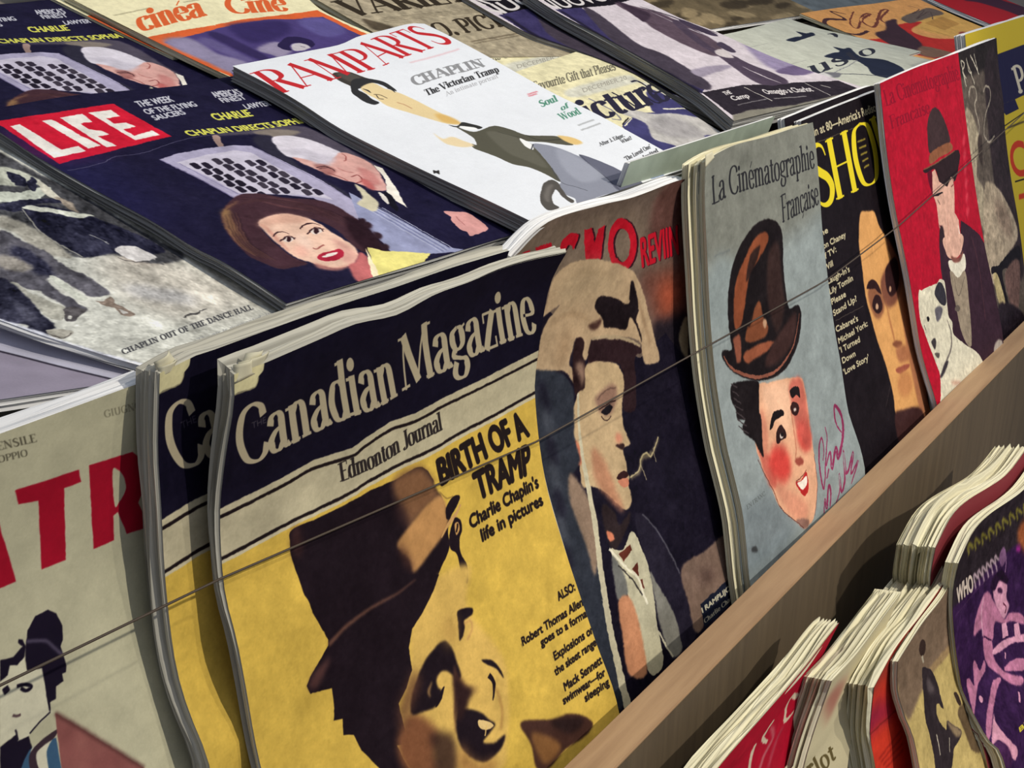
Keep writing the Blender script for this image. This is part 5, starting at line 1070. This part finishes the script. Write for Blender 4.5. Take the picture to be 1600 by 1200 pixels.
@art('b_cream')
def _(sf):
    c = Canvas(sf, (186,164,104), 1., 2.6); c.org(1340,990,5.715); D = (46,38,42)
    c.poly([(355,250),(480,60),(560,-100),(900,-600),(900,0),(800,180),(680,330),(560,540),(490,720),(450,770),(390,640),(360,480)], (118,98,80), blur=5); c.poly([(640,310),(830,90),(830,160),(680,330)], (150,124,88), blur=3)
    c.ell(580,125,30,75,(52,38,34),4); c.line([(575,200),(590,260)], (170,160,140), 9)
    c.poly([(575,330),(600,300),(660,330),(710,440),(740,560),(768,675),(715,620),(705,700),(740,800),(790,860),(800,780),(860,820),(930,880),(900,960),(860,1040),(830,1240),(710,1240),(680,1080),(640,900),(605,760),(590,560)], D); c.poly([(620,400),(680,470),(670,540),(630,500)], (88,78,80), blur=5); c.line([(705,900),(725,1000),(740,1090)], (190,180,160), 4); c.line([(820,930),(822,1060)], (180,170,150), 4); c.poly([(800,780),(930,880),(880,920),(830,850)], (136,116,90), blur=3)
    c.poly([(860,540),(885,525),(925,620),(905,645)], (60,46,40)); c.poly([(892,700),(950,620),(985,650),(1060,850),(1130,940),(1100,1050),(1020,1040),(960,880)], (98,80,58), blur=2); c.mottle(.03, 20); c.paint(0.63,0.034,27,0.017); return c
@art('b_purple')
def _(sf):
    c = Canvas(sf, (48,24,62), 1., 2.6); P_ = (176,112,142); L = (206,148,172); c.org(1320,860,5.714)
    c.poly([(1000,-150),(1600,-600),(2200,-1000),(2200,-500),(1600,-100),(1300,150),(1000,480),(950,400)], (40,32,38), 1, blur=4)
    for k in range(9): c.line([(1110+k*62,40-k*44),(1100+k*62,-60-k*44),(1150+k*62,-20-k*44)], (142,134,48), 9, blur=3, alpha=.8)
    c.text('WHO', (1005,480), (1150,360), (1000,330), (206,190,176), tr=(1135,210), bold=2)
    for k in range(6): c.line([(1170+k*38,345-k*32),(1150+k*38,215-k*32),(1190+k*38,250-k*32)], (196,170,180), 8, blur=2, alpha=.8)
    c.line([(990,580),(1200,330),(1400,130)], (84,60,84), 2, 0, alpha=.5)
    # two figures in a machine, violet tint
    c.poly([(1320,330),(1350,260),(1400,240),(1450,310),(1440,420),(1470,490),(1450,560),(1420,610),(1380,560),(1340,460)], L, blur=2); c.poly([(1300,330),(1330,230),(1400,180),(1460,250),(1440,300),(1380,270),(1340,360)], (34,14,40), blur=2); c.ell(1385,360,22,30,(60,30,60),-20,blur=2); c.line([(1412,470),(1440,510),(1430,560)], (90,40,60), 6)
    c.poly([(1230,420),(1280,370),(1340,470),(1420,610),(1470,560),(1560,560),(1600,600),(1600,660),(1480,630),(1420,660),(1340,640),(1320,800),(1240,780),(1220,700),(1150,760),(1170,600)], P_, blur=2); c.poly([(1235,780),(1310,800),(1330,950),(1400,1060),(1500,1110),(1590,1130),(1580,1200),(1480,1190),(1340,1080),(1260,1000)], P_, blur=2); c.line([(1240,420),(1220,560),(1230,760)], (220,170,190), 5, blur=2); c.line([(1240,770),(1310,800)], (70,36,70), 5)
    c.poly([(1320,890),(1420,800),(1540,760),(1620,750),(1620,810),(1500,830),(1380,910),(1330,930)], L, blur=1)
    for x in (1400, 1510, 1600): c.poly([(x,660),(x+40,640),(x+60,760),(x+10,790)], L, 0)
    c.poly([(1420,1060),(1480,990),(1570,960),(1620,990),(1620,1060),(1480,1080)], P_, blur=1)
    c.org(1340,990,5.715); c.poly([(1030,280),(1050,240),(1090,330),(1130,240),(1140,330),(1080,440),(1060,560),(1040,720),(1010,620),(970,430),(1000,400),(1040,460)], P_, blur=1); c.poly([(1210,420),(1280,400),(1240,520),(1210,700),(1190,900),(1150,960),(1150,760),(1180,560)], P_, blur=1); c.poly([(1215,720),(1240,800),(1340,930),(1430,1040),(1400,1130),(1330,1010),(1260,950),(1200,980)], (196,140,160), blur=1); c.ell(1300,1080,70,130,(64,32,70),-25,blur=3)
    c.ell(1102,585,18,30,L,-20); c.line([(1320,170),(1318,220)], L, 6); c.line([(1440,520),(1450,610)], L, 8); c.text('BY', (1450,880), (1540,790), (1440,840), (206,190,60), bold=1)
    c.org(1320,700,5.714); c.poly([(1540,800),(1600,640),(1800,560),(1800,900),(1640,960)], (150,84,50), blur=10); c.line([(1430,900),(1440,1010),(1432,1110)], (150,110,150), 5); c.poly([(1380,960),(1420,880),(1440,980),(1400,1060)], (120,84,120), blur=2); c.ell(1550,900,20,30,(150,40,130),0,blur=5)
    c.mottle(.05, 16); c.paint(0.672,0.042,28,0.028); return c
@art('b_under')
def _(sf):
    return Canvas(sf, (128,52,58), 1., 1.0)
# ------------------------------------------------------------------ the rack and the room
WOOD = wood_mat('oak lip', (148,117,86), (176,144,108))
DARKWOOD = wood_mat('brown front board', (82,70,55), (100,86,67), (26, 26, 2))
PANEL = wood_mat('grey shelf board', (120,112,100), (140,132,120))
FLOORM = wood_mat('dark gallery floor', (60,54,48), (76,68,60))
WALLM = wood_mat('grey gallery wall', (96,96,100), (104,104,108), (3, 3, 3))
def slab(name, plane, x0, x1, s0, s1, n0, n1, mat, parent):
    V = [at_xsh(plane, x, s_, n) for x in (x0, x1) for s_ in (s0, s1) for n in (n0, n1)]
    F = [(0,1,3,2),(4,6,7,5),(0,4,5,1),(2,3,7,6),(0,2,6,4),(1,5,7,3)]
    return mesh_obj(name, V, F, mat, parent, smooth=False)
rk = empty('magazine_rack', (0, 0, 0), 'stepped wooden display rack with oak lip holding the rows of old magazines', 'rack')
XA, XB = -1.3, 1.9
LZ = 0.7487
box('lip_board', (XA,-.0968,LZ-.0022), (XB,-.0725,LZ), WOOD, rk, bevel=.0006)
box('front_board', (XA,-.0965,.30), (XB,-.0728,LZ-.0023), DARKWOOD, rk, bevel=.0005)
slab('back_board', 'low', XA, XB, .06, .42, -.135, -.125, PANEL, rk)
slab('ledge_board', 'low', XA, XB, .3745, .386, -.124, -.0, PANEL, rk)
slab('sloping_shelf', 'up', XA, XB, -.62, -.075, -.042, -.026, PANEL, rk)
slab('ledge_board', 'low', XA, XB, .716, .73, .035, .165, PANEL, rk)
box('lip_board', (XA,-.345,.34), (XB,-.323,.44), WOOD, rk)
box('base_panel', (XA,-.335,0), (XB,-.315,.339), DARKWOOD, rk)
for x in (XA - .02, XB):
    side = [(-.345,0),(-.345,.44),(-.10,.76),(.03,1.03),(.62,1.22),(.62,0)]
    V = [(x, y, z) for y, z in side] + [(x + .02, y, z) for y, z in side]; m_ = len(side)
    mesh_obj('side_panel', V, [tuple(range(m_))[::-1], tuple(range(m_, 2*m_))] + [(i, (i+1) % m_, m_ + (i+1) % m_, m_ + i) for i in range(m_)], WOOD, rk, smooth=False)
def structure(o): o['kind'] = 'structure'; return o
structure(box('floor', (-4,-5,-.05), (5,.66,0), FLOORM, bevel=0))
structure(box('wall_back', (-4,.66,-.05), (5,.74,3.2), WALLM, bevel=0))
CORDM, _nt, _b = new_mat('brown elastic'); _b.inputs['Base Color'].default_value = (.055,.038,.025,1); _b.inputs['Roughness'].default_value = .6
def cord(label, pts, r=.0006):
    P = [at_h((x, y), 'low', h) for x, y, h in pts]
    a, b = P[0] - P[1], P[-1] - P[-2]
    P = [P[0] + a * ((XA + .0005 - P[0][0]) / a[0])] + P[1:-1] + [P[-1] + b * ((XB - .0005 - P[-1][0]) / b[0])]
    D = []
    for p, q in zip(P[:-1], P[1:]): D += [p + (q - p) * t for t in np.linspace(0, 1, 10)[:-1]]
    D.append(P[-1]); D = np.array(D); base = D[len(D)//2].copy()
    o = tube('elastic_cord', D - base, r, CORDM); o.location = base; o['label'] = label; o['category'] = 'cord'; return o
cord('thin brown elastic cord stretched across the upright covers above the oak lip', [(-60,1100,-.02),(343,905,-.0335),(838,690,-.038),(1112,537,-.007),(1291,438,.004),(1404,353,.008),(1580,195,.014),(1640,140,.014)])
C_, W_, G_, N_ = 'cream', 'white', 'grey', 'news'
MAGS = [  # label, sheet, print, page colour, thickness, options
 ('yellow newspaper supplement titled Canadian Magazine with whole smiling bowler-hatted face, front copy', 'can', 'can', N_, .007, dict(rag=.0013, fan=.006, group='Canadian Magazine copies')),
 ('second yellow Canadian Magazine copy, mostly covered, its navy corner showing beside the red-lettered cream magazine', 'can2', 'can', N_, .013, dict(rag=.0013, fan=.0012, group='Canadian Magazine copies')),
 ('cream magazine with huge red letters and ink drawing of man in bowler', 'tr', 'tr', W_, .010, dict(fan=.004)),
 ('brown magazine with red title and man under a cloth-draped cap in profile', 'ko', 'ko', W_, .012, dict(fan=.004)),
 ('pale blue La Cinématographie Française with rosy-cheeked face in brown bowler hat', 'cin', 'cin', C_, .0045, dict(group='pale blue film weeklies')),
 ('pale blue film weekly lying straight under the rosy-cheeked front copy', 'cin_1', 'cin', C_, .0045, dict(group='pale blue film weeklies')),
 ('added plain cream sheet standing in for the lit page edge of the pale blue stack', 'cin_lit_edge', 'cin_lit_edge', C_, .0045, {}),
 ('plain pale green cover standing up behind the brown and pale blue magazines', 'cin_back', 'cin_back', W_, .004, {}),
 ('black SHOW magazine with yellow title and half-lit tan face', 'show', 'show', W_, .006, dict(group='SHOW copies')),
 ('SHOW copy behind the front one, only its black top corner showing', 'show2', 'show', W_, .006, dict(group='SHOW copies')),
 ('red film magazine with man in tall bowler and white dog', 'red', 'red', W_, .0055, {}),
 ('grey-brown photograph magazine beside the red one, letters RAN at its top', 'ran', 'ran', W_, .008, {}),
 ('yellow magazine with dark blue title band and red lettering', 'pour', 'pour', W_, .012, {}),
 ('whole navy LIFE magazine with red logo, woman with red lips and white-haired man', 'life', 'life', G_, .0055, dict(group='navy LIFE copies')),
 ('navy LIFE copy higher on the slope, its logo and lower half hidden', 'life2', 'life', G_, .005, dict(group='navy LIFE copies')),
 ('white RAMPARTS magazine with red title and slim watercolour gentleman', 'ramp', 'ramp', G_, .0105, {}),
 ('black and white picture magazine captioned Chaplin out of the dance hall', 'dance', 'dance', W_, .0035, {}),
 ('plain lavender cover showing under the dance hall picture magazine', 'lav', 'lav', W_, .006, {}),
 ('cream Cinéa Ciné magazine with orange frame round a violet photograph', 'cinea', 'cinea', C_, .004, dict(group='Cinéa copies')),
 ('upper Cinéa copy, only the lower part of its cream cover showing', 'cinea2', 'cinea', C_, .004, dict(group='Cinéa copies')),
 ('brown newsprint Variety with black serif title', 'variety', 'variety', C_, .005, {}),
 ('cream and blue Picture magazine, lower copy with bold title tucked beside the white RAMPARTS', 'picture', 'picture', C_, .0035, dict(group='Picture copies')),
 ('cream Picture magazine copy higher up, only its top lines showing', 'picture2', 'picture', C_, .0035, dict(group='Picture copies')),
 ('thick film magazine with violet photograph and black caption strip, top copy', 'nuovo', 'nuovo', G_, .012, dict(group='violet film magazine copies')),
 ('violet film magazine copy under the top one, its black title corner showing', 'nuovo2', 'nuovo', G_, .008, dict(group='violet film magazine copies')),
 ('pale green magazine with brushed black figure, lower copy beside the violet photograph', 'mus', 'mus', W_, .0035, dict(group='pale green brush-drawn magazines')),
 ('pale green magazine with brushed black figure, upper copy against the orange cover', 'mus2', 'mus', W_, .0035, dict(group='pale green brush-drawn magazines')),
 ('orange magazine with scrawled black script and red brush strokes', 'orange', 'orange', C_, .004, {}),
 ('scarlet cover with dark violet streak beside the orange magazine', 'scarlet', 'scarlet', W_, .006, {}),
 ('slate grey cover behind the orange magazine', 'slate', 'slate', W_, .004, {}),
 ('mottled brown cover behind the pale green magazines', 'umber', 'umber', W_, .004, {}),
 ('crimson magazine with pale scrawled letters standing below the oak lip', 'b_life', 'b_life', C_, .016, dict(rag=.002)),
 ('off-white Charlot magazine wedged between crimson and orange covers', 'b_white', 'b_white', C_, .020, dict(rag=.002)),
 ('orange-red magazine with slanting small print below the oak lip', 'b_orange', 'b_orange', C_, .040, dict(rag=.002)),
 ('ochre magazine with dark standing figure on its cover', 'b_cream', 'b_cream', C_, .005, {}),
 ('purple tinted film magazine with man at a machine on its cover', 'b_purple', 'b_purple', C_, .010, {}),
 ('dull red cover under the purple tinted film magazine', 'b_under', 'b_under', C_, .030, dict(rag=.002)),
]
# ------------------------------------------------------------------ build
PM = {'cream': page_mat('cream page edges', (226,220,190), .62), 'white': page_mat('white page edges', (232,232,232), .7),
      'grey': page_mat('shaded page edges', (150,150,148), .5), 'news': page_mat('newsprint page edges', (186,183,170), .6)}  # grey one: shade on the stacks' sides put into the paper colour
MAT = {}; MAG = {}
for k, f in ART.items():
    c = f(S[k]); MAT[k] = cover_mat('printed cover ' + k, c.image('print_' + k), rough=getattr(c, 'rough', .6))
for label, key, a_, pm, th, kw in MAGS:
    MAG[key] = magazine(label, S[key], MAT[a_], PM[pm], th, **kw)
# dog-eared leaves that stick out at torn corners
LEAFM, _nt, _b = new_mat('loose leaf paper'); _b.inputs['Base Color'].default_value = (*s2l(np.array((204,198,170))/255.), 1); _b.inputs['Roughness'].default_value = .8
def loose_leaf(key, quad, h, curl=.004):
    root = MAG[key]; base = np.array(root.location); n = PL['low'][2]; V = []; F = []; m = 6
    q = [at_h(p, 'low', h) for p in quad]
    for j in range(m):
        for i in range(m):
            u, v = i / (m - 1), j / (m - 1)
            V.append((q[0]*(1-u)+q[1]*u)*(1-v) + (q[3]*(1-u)+q[2]*u)*v + n * curl * math.sin(u * 3.1) * (1 - v) - base)
    for j in range(m - 1):
        for i in range(m - 1): F.append((j*m+i, j*m+i+1, (j+1)*m+i+1, (j+1)*m+i))
    o = mesh_obj('leaf', V, F, LEAFM, root)
    md = o.modifiers.new('thickness', 'SOLIDIFY'); md.thickness = .00025
for q, h in (([(384,552),(409,546),(404,580),(368,592)], -.003), ([(364,570),(392,560),(398,584),(366,600)], -.0015), ([(372,566),(420,548),(412,572),(372,592)], -.002)): loose_leaf('can', q, h)
for q, h in (([(240,566),(262,548),(276,566),(248,590)], -.020), ([(246,574),(276,560),(270,580),(250,590)], -.0195)): loose_leaf('can2', q, h, .003)
for q, h in (([(1102,242),(1112,236),(1116,246),(1102,262)], .0),): loose_leaf('cin', q, h, .001)
